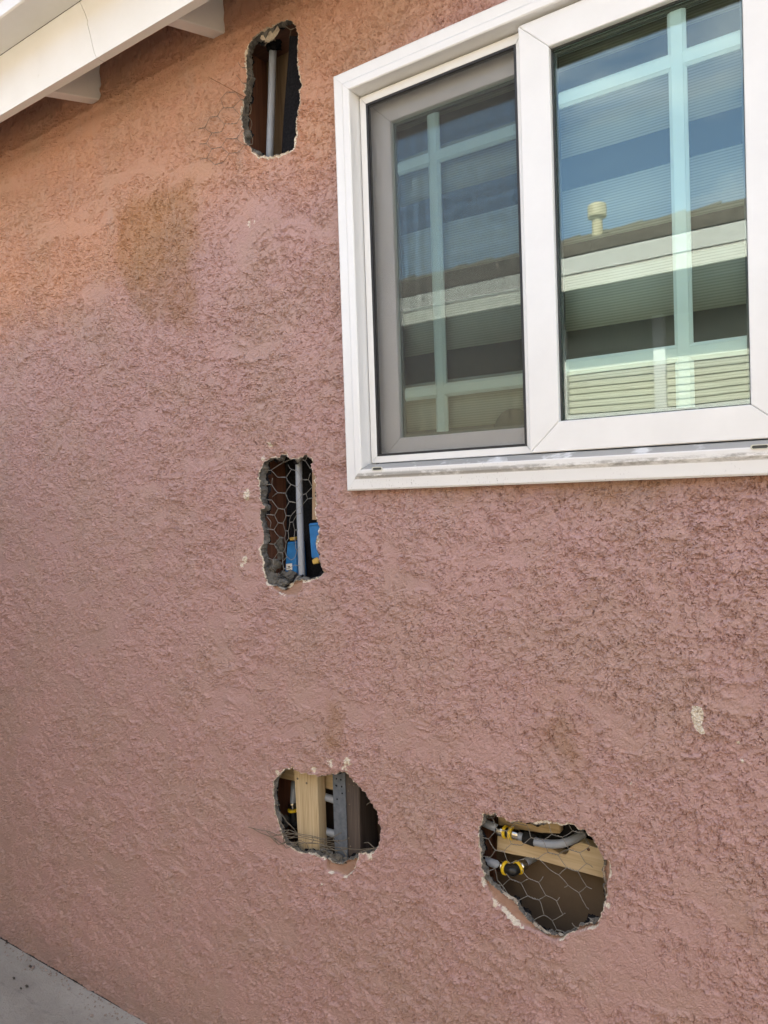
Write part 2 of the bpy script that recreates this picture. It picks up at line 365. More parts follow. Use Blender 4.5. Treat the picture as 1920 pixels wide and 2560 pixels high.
def paint_mat():
    m, nt, b = new_mat('cream_white_paint'); v = objco(nt); n = noise(nt, v, 6, 5, 0.6); f = noise(nt, v, 120, 4, 0.7)
    col = ramp(nt, n, [(0.3, (0.74, 0.722, 0.665)), (0.7, (0.795, 0.78, 0.73))])
    col = mixc(nt, ramp(nt, f, [(0.70, (0, 0, 0)), (0.78, (0.5, 0.5, 0.5))]), col, (0.42, 0.38, 0.32))
    nt.links.new(col, b.inputs['Base Color']); b.inputs['Roughness'].default_value = 0.5
    bump(nt, b, noise(nt, objco(nt, (0.1, 1, 1)), 40, 4, 0.6), 0.12, 0.002); return m
M['paint'] = paint_mat()
M['gutter'] = speck('white_gutter_enamel', (0.72, 0.72, 0.70), (0.78, 0.78, 0.77), 8, 0.35, 0.03)
M['sheathing'] = speck('dark_painted_sheathing', (0.16, 0.15, 0.15), (0.24, 0.23, 0.23), 10, 0.8, 0.1, stretch=(0.2, 1, 1))
def concrete_mat():
    m, nt, b = new_mat('grey_concrete'); v = objco(nt); n = noise(nt, v, 5, 7, 0.65); f = noise(nt, v, 180, 4, 0.6); g = noise(nt, objco(nt, (1, 3, 1)), 14, 5, 0.6)
    col = ramp(nt, n, [(0.28, (0.25, 0.235, 0.21)), (0.5, (0.335, 0.318, 0.288)), (0.72, (0.40, 0.382, 0.35))])
    col = mixc(nt, ramp(nt, g, [(0.58, (0, 0, 0)), (0.70, (0.5, 0.5, 0.5))]), col, (0.20, 0.188, 0.17))
    a = N(nt, 'ShaderNodeAttribute', attribute_name='edge'); 
    col = mixc(nt, mth(nt, 'MULTIPLY', a.outputs['Fac'], mth(nt, 'ADD', n, 0.1), True), col, (0.50, 0.48, 0.44))
    nt.links.new(col, b.inputs['Base Color']); b.inputs['Roughness'].default_value = 0.9
    bump(nt, b, mth(nt, 'ADD', f, mth(nt, 'MULTIPLY', n, 3.0)), 0.8, 0.006); return m
M['concrete'] = concrete_mat()
M['soil'] = speck('dry_ground', (0.16, 0.13, 0.10), (0.26, 0.22, 0.17), 6, 0.95, 0.5, 40)
M['shingle'] = speck('brown_grey_shingle', (0.10, 0.085, 0.075), (0.22, 0.19, 0.165), 30, 0.95, 0.5, 140)
M['cream_stucco'] = speck('cream_stucco', (0.24, 0.195, 0.13), (0.29, 0.24, 0.16), 30, 0.9, 0.6, 120, 0.2, bdist=0.004)
M['slat'] = speck('pale_blind_slat', (0.54, 0.53, 0.44), (0.60, 0.59, 0.50), 10, 0.6, 0.0)
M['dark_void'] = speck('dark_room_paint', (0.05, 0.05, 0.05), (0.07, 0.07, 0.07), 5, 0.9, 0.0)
M['vent'] = speck('weathered_vent_metal', (0.42, 0.36, 0.24), (0.55, 0.48, 0.34), 25, 0.6, 0.1, metal=0.0)
M['lump_a'] = speck('dark_grey_cloth', (0.016, 0.016, 0.015), (0.026, 0.025, 0.023), 40, 0.8, 0.2)
M['lump_b'] = speck('dark_green_cloth', (0.016, 0.026, 0.025), (0.026, 0.038, 0.036), 40, 0.7, 0.2)
M['chip'] = speck('dark_debris', (0.04, 0.035, 0.03), (0.10, 0.09, 0.08), 60, 0.9, 0.3)
M['ink'] = speck('grey_print', (0.12, 0.10, 0.09), (0.16, 0.14, 0.12), 60, 0.8, 0.0)

# ---------------------------------------------------------------- ground
def grid_sheet(name, xs, ys, z, mat):
    V = [(x, y, z + 0.0015 * math.sin(x * 3.1 + y * 2.3)) for y in ys for x in xs]; n = len(xs)
    Fc = [(j * n + i, j * n + i + 1, (j + 1) * n + i + 1, (j + 1) * n + i) for j in range(len(ys) - 1) for i in range(n - 1)]
    return mesh_obj(name, V, Fc, mat, smooth=True)
soil = box('ground', -200, 200, -200, 200, -0.6, -0.05, M['soil']); tag(soil, 'dry bare ground around the houses', kind='structure')
path = grid_sheet('concrete_path', [i * 0.1 for i in range(-90, 60)], [-3.0 + i * 0.04997 for i in range(0, 61)], 0.0, M['concrete'])
tag(path, 'grey concrete side path along the foot of the pink wall', kind='structure')
pa = path.data.attributes.new('edge', 'FLOAT', 'POINT')
co = np.zeros(len(path.data.vertices) * 3); path.data.vertices.foreach_get('co', co); yy = co.reshape(-1, 3)[:, 1] + ORI[path.name][1]
pa.data.foreach_set('value', np.clip((yy + 0.11) / 0.10, 0, 1).astype(np.float32))

# ---------------------------------------------------------------- the stucco wall
WX0, WX1, WZ0, WZ1 = -1.049, -0.066, 1.6026, 2.5605        # window outer frame
OPEN = (WX0 + 0.02, WX1 - 0.02, WZ0 + 0.02, WZ1 - 0.02)   # wall opening behind the frame
def P2(zf, pts, y=0.0): return [(lambda p: (p[0], p[2]))(at(*zf(a, b), y)) for a, b in pts]
H1 = [(640,420),(650,350),(690,290),(780,220),(860,165),(930,130),(1010,90),(1065,72),(1110,90),(1155,130),(1170,160),(1185,230),(1185,290),(1170,350),(1165,430),(1165,500),(1185,560),(1190,640),(1200,700),(1205,760),(1185,840),(1190,930),(1180,1000),(1160,1090),(1150,1160),(1160,1240),(1140,1310),(1140,1370),(1125,1425),(1070,1440),(1010,1470),(960,1490),(880,1497),(760,1497),(720,1470),(690,1440),(680,1400),(640,1360),(615,1310),(610,1240),(600,1170),(590,1080),(605,980),(615,900),(625,860),(635,740),(640,600),(635,520)]
H2 = [(240,600),(245,480),(290,390),(360,330),(450,320),(540,280),(600,310),(660,335),(700,340),(750,320),(830,285),(870,310),(890,350),(915,450),(930,560),(940,680),(935,780),(945,870),(955,990),(960,1080),(970,1130),(985,1200),(990,1250),(970,1330),(940,1420),(975,1500),(985,1600),(1010,1680),(1040,1760),(1020,1810),(960,1840),(870,1870),(800,1880),(700,1870),(650,1890),(610,1920),(600,1960),(530,1970),(470,1940),(400,1930),(340,1900),(310,1820),(290,1700),(280,1600),(250,1530),(250,1450),(290,1380),(280,1270),(260,1150),(240,1050),(250,980),(300,950),(260,890),(240,760)]
H3 = [(285,310),(330,260),(400,195),(450,178),(495,180),(560,215),(620,232),(700,235),(760,265),(830,255),(870,240),(940,240),(990,215),(1030,225),(1100,255),(1130,290),(1160,320),(1200,355),(1250,410),(1290,470),(1335,540),(1370,600),(1410,660),(1430,730),(1448,800),(1452,920),(1445,1010),(1410,1070),(1380,1090),(1320,1105),(1240,1105),(1215,1120),(1200,1160),(1150,1178),(1080,1175),(1050,1200),(1000,1235),(960,1215),(900,1200),(850,1170),(800,1140),(740,1110),(650,1095),(580,1110),(530,1085),(480,1045),(420,1010),(380,930),(340,800),(310,700),(290,600),(280,500),(275,400)]
H4 = [(150,280),(200,150),(330,145),(390,170),(480,215),(560,225),(640,235),(720,248),(860,232),(940,245),(1000,262),(1080,240),(1120,260),(1190,295),(1280,330),(1330,400),(1370,460),(1410,530),(1430,590),(1450,640),(1448,700),(1450,800),(1460,900),(1465,1000),(1470,1090),(1430,1170),(1405,1230),(1390,1270),(1300,1290),(1200,1310),(1150,1370),(1060,1395),(980,1410),(890,1400),(840,1395),(770,1350),(720,1310),(660,1250),(600,1180),(550,1110),(510,1055),(440,1010),(380,965),(320,920),(260,870),(215,820),(190,720),(170,600),(175,510),(145,400)]
R2 = [(380,1900),(470,1940),(600,1960),(650,1890),(760,1870),(780,1910),(740,2010),(690,2060),(600,2060),(500,2030),(420,1980)]
R3 = [(850,1150),(1000,1200),(1200,1130),(1190,1220),(1160,1290),(1110,1330),(1070,1365),(1020,1350),(960,1320),(880,1305),(855,1280)]
R3b = [(990,215),(1040,225),(1100,255),(1110,290),(1060,295),(1005,265)]
R4 = [(200,800),(330,900),(440,990),(530,1040),(600,1150),(700,1270),(850,1390),(1000,1400),(1100,1365),(1010,1430),(950,1455),(890,1445),(840,1408),(780,1368),(700,1345),(600,1305),(530,1255),(470,1195),(410,1125),(350,1085),(290,1015),(240,915)]
R4b = [(1440,600),(1500,640),(1512,700),(1505,770),(1485,840),(1472,930),(1478,1000),(1440,1000),(1440,800)]
R4c = [(1150,1360),(1200,1300),(1390,1270),(1385,1290),(1340,1318),(1250,1343)]
def rough_poly(pts, seed, amp=0.0025):
    """resample and roughen an outline"""
    out = []; n = len(pts)
    for i in range(n):
        a = np.array(pts[i]); b = np.array(pts[(i + 1) % n]); L = np.hypot(*(b - a)); k = max(1, int(L / 0.004))
        for j in range(k): out.append(a + (b - a) * j / k)
    out = np.array(out)
    d = np.roll(out, -1, 0) - np.roll(out, 1, 0); d /= np.linalg.norm(d, axis=1)[:, None] + 1e-9; nn = np.stack([-d[:, 1], d[:, 0]], 1)
    off = fbm(out[:, 0] * 130, out[:, 1] * 130, 3, seed) * amp * 2
    return [tuple(p) for p in out + nn * off[:, None]]
HOLES = [rough_poly(P2(zf, h), 20 + i) for i, (zf, h) in enumerate(((Z1, H1), (Z2, H2), (Z3, H3), (Z4, H4)))]
RECESS = [rough_poly(P2(zf, h), 30 + i, 0.0015) for i, (zf, h) in enumerate(((Z2, R2), (Z3, R3), (Z3, R3b), (Z4, R4), (Z4, R4b), (Z4, R4c)))]
zW = zm(1500, 1700, 420 / 1659); zS = zm(0, 300, 600 / 1659)
PATCH = P2(zW, [(925,255),(1000,268),(1018,340),(1010,400),(990,440),(1035,512),(1000,520),(950,462),(925,400),(915,330)])
STAIN = [(P2(zS, [(780,620),(1060,520),(1340,400),(1370,700),(1345,1100),(1340,1440),(1200,1440),(1020,1380),(880,1280),(820,1000)]), 0.95, 0.03),
         (P2(zm(600, 1700, 900 / 1659), [(400,90),(470,80),(490,180),(480,330),(420,330),(400,200)]), 0.8, 0.02),
         (P2(zm(600, 1700, 900 / 1659), [(1400,60),(1470,60),(1560,200),(1540,330),(1450,330),(1420,200)]), 0.8, 0.05),
         ([(WX0, WZ0 + 0.02), (WX1, WZ0 + 0.02), (WX1, WZ0 - 0.03), (WX0 + 0.1, WZ0 - 0.02)], 0.9, 0.03),
         ]
WARM_GLOW = P2(zm(0, 0, 1), [(-200,200),(200,60),(560,-160),(1350,-160),(1050,80),(840,420),(560,500),(300,720),(-200,880)])  # area of the warm glow painted into the stucco colour
SCR = [(Z2,380,160,48,.75),(Z2,290,335,45,.7),(Z2,560,265,60,.6),(Z2,90,790,75,.75),(Z2,60,1600,60,.7),(Z2,30,1660,60,.6),(Z3,900,110,70,.62),(Z3,1090,90,75,.72),(Z3,1060,170,50,.7),(Z3,720,190,40,.7),(Z3,335,225,35,.75),(Z3,1345,1130,50,.8),(Z3,600,1275,25,.6),(Z3,820,1440,25,.6),(Z4,1520,780,35,.8),(Z4,1495,1090,35,.8),(Z4,190,150,22,.7),(Z4,320,1095,40,.7),(zW,1410,790,45,.72),(zW,1370,620,50,.55),(zW,270,1110,40,.6),(zW,340,1130,40,.55),(zW,310,1010,30,.6),(zW,60,1080,30,.55),(zm(600,1080,1),20,-520,13,.55),(zm(600,1080,1),35,-525,8,.5),(zm(0,2200,600/1659),750,90,40,.42),(zm(0,2200,600/1659),900,270,40,.42),(zm(0,2200,600/1659),1320,150,35,.42),(zm(0,2200,600/1659),1620,640,35,.42),(zm(900,1200,600/1659),1030,1095,14,.7),(zm(900,1200,600/1659),645,1310,14,.7)]

def spaced(a, b, s): n = max(1, int(round((b - a) / s))); return list(np.linspace(a, b, n, endpoint=False))
xs = spaced(-6.5, -3.4, 0.06) + spaced(-3.4, -2.85, 0.010); x = -2.85
while x < -0.14:
    xs.append(x); x += 0.0019 + 0.0038 * (max(0.0, -0.14 - x) / 2.7) ** 1.3
xs += spaced(x, 0.45, 0.007) + spaced(0.45, 3.5, 0.06) + [3.5]
zs = spaced(0.0, 2.83, 0.0025) + spaced(2.83, 3.02, 0.01) + [3.02]
xs = np.array(xs); zs = np.array(zs); NX, NZ = len(xs), len(zs)
GX, GZ = np.meshgrid(xs, zs)
def stucco_height(x, z):
    """relief of the stucco skin in metres, outward positive"""
    wx = fbm(x * 9, z * 9, 3, 3) * 0.05; wz = fbm(x * 9 + 40, z * 9, 3, 5) * 0.05
    big = fbm(x * 1.3, z * 1.3, 3, 1) * 0.004
    wx = wx * 0.5; wz = wz * 0.5
    rough = sstep(-0.35, 0.35, fbm(x * 2.6, z * 2.6, 3, 29))
    smooth = sstep(0.27, 0.44, fbm((x + wx * 4) * 4.5, (z + wz * 2) * 13, 4, 23))        # trowelled smoother patches
    k = 1 - 0.75 * smooth
    a = fbm((x + wx) * 19, (z + wz) * 25, 6, 7, 0.70)                                     # overlapping flat daubs with ragged edges
    lace = sstep(-0.012, 0.012, a) * 0.0028 + sstep(0.17, 0.19, a) * 0.0025
    b2 = fbm(x * 46 + wx * 20, z * 50 + wz * 20, 4, 13, 0.66)                             # smaller lace
    lace2 = sstep(-0.02, 0.04, b2) * 0.0016 + sstep(0.18, 0.23, b2) * 0.0012
    p = fbm(x * 112 + wx * 20, z * 92 + wz * 20, 4, 37, 0.66)                             # sharp edged pits
    pit = sstep(0.12, 0.20, p - 0.03 * (1 - rough))
    g = np.abs(fbm(x * 66 + wx * 40, z * 52 + wz * 40, 3, 47, 0.62))                      # short curved creases
    crease = (1 - sstep(0.015, 0.070, g)) * sstep(0.0, 0.14, fbm(x * 46, z * 34, 2, 53))
    c = fbm(x * 150, z * 150, 2, 19, 0.8)
    grain = rng.standard_normal(x.shape) * 0.00034
    h = big + (lace * (0.65 + 0.4 * rough) + lace2 * (0.7 + 0.4 * rough)) * k - pit * 0.0030 * k - crease * 0.0034 * (1 - 0.6 * smooth) + (c * 0.0010 + grain) * (0.6 + 0.4 * k)
    return h
HH = stucco_height(GX, GZ)
# thicker lip of stucco under the rafters
lip_z = at(500, 125)[2]
HH = HH - 0.0035 * sstep(lip_z - 0.006, lip_z + 0.014, GZ + 0.006 * fbm(GX * 6, GZ * 2, 3, 41)) + 0.003 * np.exp(-((GZ - lip_z + 0.006) / 0.008) ** 2) * sstep(-0.2, 0.2, fbm(GX * 3, GZ * 3, 2, 43) + 0.15)
wear_glow = np.zeros((NZ, NX, 4), np.float32); 
def window_of(poly, pad):
    p = np.array(poly); i0, i1 = np.searchsorted(xs, [p[:, 0].min() - pad, p[:, 0].max() + pad]); j0, j1 = np.searchsorted(zs, [p[:, 1].min() - pad, p[:, 1].max() + pad])
    return slice(max(j0 - 1, 0), min(j1 + 1, NZ)), slice(max(i0 - 1, 0), min(i1 + 1, NX))
for k, poly in enumerate(RECESS):
    s = window_of(poly, 0.03); X, Z = GX[s], GZ[s]; ins = in_poly(X, Z, poly); d, _, _ = near_poly(X, Z, poly)
    sd_ = np.where(ins, d, -d)
    HH[s] = HH[s] * (1 - sstep(-0.002, 0.002, sd_)) + (-0.0095 + 0.002 * fbm(X * 90, Z * 90, 4, 61)) * sstep(-0.002, 0.002, sd_)
    wear_glow[s][..., 1] = np.maximum(wear_glow[s][..., 1], sstep(-0.002, 0.003, sd_))
    ch = np.exp(-(np.maximum(0, np.abs(sd_ + 0.001) - 0.0008) / 0.0022) ** 2) * (0.5 + 0.55 * fbm(X * 40, Z * 40, 2, 67)) * (sd_ < 0.003)
    wear_glow[s][..., 0] = np.maximum(wear_glow[s][..., 0], ch)
cellX = (GX[:-1, :-1] + GX[1:, 1:]) / 2; cellZ = (GZ[:-1, :-1] + GZ[1:, 1:]) / 2
keep = ~((cellX > OPEN[0]) & (cellX < OPEN[1]) & (cellZ > OPEN[2]) & (cellZ < OPEN[3]))
hole_id = np.zeros(keep.shape, np.int8)
for k, poly in enumerate(HOLES):
    s = window_of(poly, 0.05); X, Z = GX[s], GZ[s]; d, qx, qz = near_poly(X, Z, poly); ins = in_poly(X, Z, poly)
    # paint chipped off around the break
    low = fbm(X * 14, Z * 14, 3, 71 + k); under = sstep(0.0, 0.15, np.array(poly)[:, 1].mean() - Z)
    reach = 0.0014 + 0.0060 * np.clip(low + 0.18 + 0.25 * under, 0, 1)
    rec = wear_glow[s][..., 1]
    ch = np.exp(-(d / reach) ** 2) * (0.72 + 0.2 * under)
    wear_glow[s][..., 0] = np.maximum(wear_glow[s][..., 0], ch * (1 - rec))
    HH[s] -= 0.003 * np.exp(-(d / 0.004) ** 2)
    sc_ = (slice(s[0].start, s[0].stop - 1), slice(s[1].start, s[1].stop - 1))
    ic = in_poly(cellX[sc_], cellZ[sc_], poly); keep[sc_] &= ~ic; hole_id[sc_][ic] = k + 1
    # snap border vertices to the outline
    kk = keep[sc_]; cnt = np.zeros(X.shape, int); tot = np.zeros(X.shape, int)
    for dj in (0, 1):
        for di in (0, 1):
            cnt[dj:dj + kk.shape[0], di:di + kk.shape[1]] += kk; tot[dj:dj + kk.shape[0], di:di + kk.shape[1]] += 1
    bd = (cnt > 0) & (cnt < tot) & (d < 0.008)
    GX[s] = np.where(bd, X + (qx - X) * 0.9, X); GZ[s] = np.where(bd, Z + (qz - Z) * 0.9, Z)
for poly, amt, soft in STAIN:
    s = window_of(poly, soft * 2); X, Z = GX[s], GZ[s]; ins = in_poly(X, Z, poly); d, _, _ = near_poly(X, Z, poly); sd_ = np.where(ins, d, -d) + soft * 1.6 * fbm(X * 16, Z * 12, 5, 81, 0.65)
    wear_glow[s][..., 2] = np.maximum(wear_glow[s][..., 2], amt * sstep(-soft, soft, sd_))
s = window_of(WARM_GLOW, 0.3); X, Z = GX[s], GZ[s]; ins = in_poly(X, Z, WARM_GLOW); d, _, _ = near_poly(X, Z, WARM_GLOW); sd_ = np.where(ins, d, -d)
wear_glow[s][..., 3] = sstep(-0.12, 0.12, sd_ + 0.06 * fbm(X * 8, Z * 8, 4, 83))
s = window_of(PATCH, 0.02); X, Z = GX[s], GZ[s]; ins = in_poly(X, Z, PATCH); d, _, _ = near_poly(X, Z, PATCH); sd_ = np.where(ins, d, -d)
wear_glow[s][..., 0] = np.maximum(wear_glow[s][..., 0], 1.5 * sstep(-0.005, 0.003, sd_))
for zf, a, b, rr, amt in SCR:
    p = at(*zf(a, b)); q = at(*zf(a + rr, b)); q2 = at(*zf(a, b + rr)); r = max(abs(q[0] - p[0]), abs(q2[2] - p[2]))
    i0, i1 = np.searchsorted(xs, [p[0] - 2 * r, p[0] + 2 * r]); j0, j1 = np.searchsorted(zs, [p[2] - 2 * r, p[2] + 2 * r])
    X, Z = GX[j0:j1, i0:i1], GZ[j0:j1, i0:i1]
    if X.size == 0: continue
    wear_glow[j0:j1, i0:i1, 0] = np.maximum(wear_glow[j0:j1, i0:i1, 0], amt * 0.92 * np.exp(-(((X - p[0]) ** 2 + (Z - p[2]) ** 2) / r ** 2)))
nv = NX * NZ
ids = np.arange(nv).reshape(NZ, NX)
q = np.stack([ids[:-1, :-1], ids[:-1, 1:], ids[1:, 1:], ids[1:, :-1]], -1)[keep]
used = np.zeros(nv, bool); used[q.ravel()] = True
remap = -np.ones(nv, np.int64); remap[used] = np.arange(used.sum())
WALL_ORG = (-1.4, 0.0, 0.0)
vco = np.stack([GX.ravel() - WALL_ORG[0], -HH.ravel(), GZ.ravel()], 1)[used].astype(np.float32)
q = remap[q].astype(np.int32)
me = bpy.data.meshes.new('stucco_wall')
me.vertices.add(len(vco)); me.vertices.foreach_set('co', vco.ravel())
me.loops.add(q.size); me.loops.foreach_set('vertex_index', q.ravel())
me.polygons.add(len(q)); me.polygons.foreach_set('loop_start', np.arange(0, q.size, 4, dtype=np.int32)); me.polygons.foreach_set('loop_total', np.full(len(q), 4, np.int32))
me.polygons.foreach_set('use_smooth', np.zeros(len(q), bool))
at_ = me.color_attributes.new('wear_glow', 'FLOAT_COLOR', 'POINT'); at_.data.foreach_set('color', wear_glow.reshape(-1, 4)[used].ravel())
me.update(calc_edges=True); me.materials.append(M['stucco'])
wall = bpy.data.objects.new('stucco_wall', me); COL.objects.link(wall); wall.location = WALL_ORG; ORI[wall.name] = WALL_ORG
tag(wall, 'dusty pink textured stucco house wall with four openings broken through it', 'wall')

# broken edges: the thickness of the stucco around each hole
def border_loops(k):
    hid = hole_id == k + 1; e = {}
    js, is_ = np.nonzero(hid)
    for j, i in zip(js.tolist(), is_.tolist()):
        c = [int(ids[j, i]), int(ids[j, i + 1]), int(ids[j + 1, i + 1]), int(ids[j + 1, i])]
        for (dj, di), a, b in (((-1, 0), c[0], c[1]), ((0, 1), c[1], c[2]), ((1, 0), c[2], c[3]), ((0, -1), c[3], c[0])):
            if keep[j + dj, i + di]: e[a] = b
    loops = []
    while e:
        a0 = next(iter(e)); L = [a0]; b = e.pop(a0)
        while b != a0 and b in e: L.append(b); b = e.pop(b)
        if len(L) > 20: loops.append(L)
    return loops
fx, fz, fh = GX.ravel(), GZ.ravel(), HH.ravel()
edge_labels = ['grey mortar edge of the tall slot below the eave', 'crumbling grey mortar edge of the slot beside the window corner', 'chipped edge of the opening around the pine post', 'chipped edge of the opening under the window']
for k in range(4):
    V, Fc, mi = [], [], []
    for L in border_loops(k):
        X = fx[L]; Z = fz[L]; H = fh[L]; n = len(L)
        Xs, Zs = X.copy(), Z.copy()
        tx = np.roll(Xs, -3) - np.roll(Xs, 3); tz = np.roll(Zs, -3) - np.roll(Zs, 3); l = np.hypot(tx, tz) + 1e-9
        nx_, nz_ = -tz / l, tx / l                                   # points into the hole (loop runs counter-clockwise)
        rows = [(0.0, 0.0), (0.003, 0.3), (0.007, 0.7), (0.012, 1.0), (0.018, 1.0), (0.024, 0.8), (0.0246, 1.5), (0.0254, 1.4), (0.0262, -4.0)]
        base = len(V)
        for r, (dep, w) in enumerate(rows):
            dep = dep * (1.0, 1.0, 0.6, 0.65)[k]; w = w * (1.0, 1.0, 0.6, 0.7)[k]
            if w < 0: off = np.full(n, -0.03)
            else: off = w * (0.0025 + 0.014 * np.clip(fbm(X * 45 + r * 0.23, Z * 45, 4, 90 + k), -0.35, 0.9)) + (0 if r == 0 else 0.0022 * (rng.random(n) - 0.5))
            yy = -H + dep + (0 if r == 0 else 0.0015 * (rng.random(n) - 0.5)) + (0 if r == 0 else H)
            if r == 0: yy = -H
            V += list(zip(X + nx_ * off, yy, Z + nz_ * off))
        for r in range(len(rows) - 1):
            for i in range(n):
                i2 = (i + 1) % n
                Fc.append((base + r * n + i, base + r * n + i2, base + (r + 1) * n + i2, base + (r + 1) * n + i)); mi.append(0 if r < 1 else (1 if r < 5 else 2))
    o = mesh_obj('broken_edge', V, Fc, None, wall, mats=[M['render_edge'], M['mortar'], M['felt']], midx=mi)
    o['label'] = edge_labels[k]

# ---------------------------------------------------------------- shell of the house behind the wall (keeps the cavities and the room dark)
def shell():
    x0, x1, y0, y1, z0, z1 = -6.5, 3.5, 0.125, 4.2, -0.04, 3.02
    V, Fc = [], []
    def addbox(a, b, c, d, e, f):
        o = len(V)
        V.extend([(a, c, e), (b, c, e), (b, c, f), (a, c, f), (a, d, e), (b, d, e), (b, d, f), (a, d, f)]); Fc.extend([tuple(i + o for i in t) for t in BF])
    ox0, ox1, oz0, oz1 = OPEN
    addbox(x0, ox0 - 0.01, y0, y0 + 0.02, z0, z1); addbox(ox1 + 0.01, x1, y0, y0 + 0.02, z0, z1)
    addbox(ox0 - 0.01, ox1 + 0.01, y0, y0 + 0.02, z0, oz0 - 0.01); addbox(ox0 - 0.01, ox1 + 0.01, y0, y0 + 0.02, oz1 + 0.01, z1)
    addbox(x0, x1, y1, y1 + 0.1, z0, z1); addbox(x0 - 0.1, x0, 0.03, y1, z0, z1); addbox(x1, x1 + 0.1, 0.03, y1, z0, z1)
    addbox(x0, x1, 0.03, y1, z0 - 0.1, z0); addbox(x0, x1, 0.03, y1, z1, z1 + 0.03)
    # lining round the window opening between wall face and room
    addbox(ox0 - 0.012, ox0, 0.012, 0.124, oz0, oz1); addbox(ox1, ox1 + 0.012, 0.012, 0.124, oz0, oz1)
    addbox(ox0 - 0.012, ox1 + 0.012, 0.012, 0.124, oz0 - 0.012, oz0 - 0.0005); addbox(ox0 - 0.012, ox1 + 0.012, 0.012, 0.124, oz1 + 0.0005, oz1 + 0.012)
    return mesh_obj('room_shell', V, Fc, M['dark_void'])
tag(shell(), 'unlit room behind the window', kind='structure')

# ---------------------------------------------------------------- eave
eave = thing('roof_eave', (-1.4, -0.16, 2.76), 'white painted roof eave with gutter, fascia and rafter tails above the pink wall', 'eave')
FZ0, FZ1, FY0, FY1 = 2.757, 2.927, -0.183, -0.160
jx = [(at(*zm(0, 0, 300/1659)(a, b), FY0)) for a, b in ((1115, 20), (1165, 160), (1215, 300), (1210, 330), (1245, 480), (1300, 720), (1330, 785))]
J = [(p[0], p[2]) for p in jx]; J[0] = (J[0][0] - 0.004, FZ1); J[-1] = (J[-1][0] + 0.001, FZ0)
def fascia(xa, side):
    g = 0.0009 * side
    pts = [(xa, FZ1), (xa, FZ0)] + [(p[0] + g, p[1]) for p in reversed(J)]
    n = len(pts); V = [(a, FY0, b) for a, b in pts] + [(a, FY1, b) for a, b in pts]
    Fc = [tuple(range(n)), tuple(range(2 * n - 1, n - 1, -1))] + [(i, (i + 1) % n, n + (i + 1) % n, n + i) for i in range(n)]
    return mesh_obj('fascia_board', V, Fc, M['paint'], eave, bevel=0.0)
fascia(-6.6, -1); fascia(3.6, 1)
SL = 0.29
for i in range(-8, 10):
    xr = -1.414 + 0.53 * i - (0.10 if i < -1 else 0.0); x0 = xr - 0.042
    zb0, zb1 = 2.7625, 2.8035; zt = 2.905
    v = [(x0, FY1 + 0.0005, zb0), (xr, FY1 + 0.0005, zb0), (xr, FY1 + 0.0005, zt), (x0, FY1 + 0.0005, zt), (x0, 0.09, 2.83), (xr, 0.09, 2.83), (xr, 0.09, zt + 0.25 * SL), (x0, 0.09, zt + 0.25 * SL)]
    hexa('rafter_tail', v, M['paint'], eave, bevel=0.002)
for i in range(-4, 3):
    for zz in (2.80, 2.885):
        ring('nail_head', (-1.435 + 0.53 * i + random.uniform(-0.004, 0.004), FY0 - 0.0001, zz + random.uniform(-0.006, 0.006)), (0, -1, 0), 0.0030, 0.0, 0.0009, M['paint'], eave, 10)
# roof boards seen from below, each its own board
for b in range(3):
    ya = FY1 + 0.0 + b * 0.085; yb = ya + 0.082
    za, zb = 2.907 + (ya - FY1) * SL, 2.907 + (yb - FY1) * SL
    hexa('roof_board', [(-6.6, ya, za), (3.6, ya, za), (3.6, ya, za + 0.02), (-6.6, ya, za + 0.02), (-6.6, yb, zb), (3.6, yb, zb), (3.6, yb, zb + 0.02), (-6.6, yb, zb + 0.02)], M['sheathing'], eave)
hexa('roof_slope', [(-6.8, -0.235, 3.034), (3.8, -0.235, 3.034), (3.8, -0.235, 3.048), (-6.8, -0.235, 3.048), (-6.8, 4.4, 3.034 + 4.635 * SL), (3.8, 4.4, 3.034 + 4.635 * SL), (3.8, 4.4, 3.048 + 4.635 * SL), (-6.8, 4.4, 3.048 + 4.635 * SL)], M['shingle'], eave)
def gutter():
    # K-style section (y, z), swept along X
    o = [(-0.1845, 3.03), (-0.1845, 2.9275), (-0.270, 2.9275), (-0.2735, 2.931), (-0.2735, 2.966), (-0.292, 2.990), (-0.298, 3.018), (-0.298, 3.030), (-0.286, 3.030), (-0.286, 3.024), (-0.294, 3.020), (-0.288, 2.993), (-0.270, 2.968), (-0.270, 2.932), (-0.188, 2.932), (-0.188, 3.03)]
    n = len(o); V = [(-6.7, a, b) for a, b in o] + [(3.7, a, b) for a, b in o]
    Fc = [(i, (i + 1) % n, n + (i + 1) % n, n + i) for i in range(n)] + [tuple(range(n)), tuple(range(2 * n - 1, n - 1, -1))]
    return mesh_obj('gutter', V, Fc, M['gutter'], eave)
gutter()

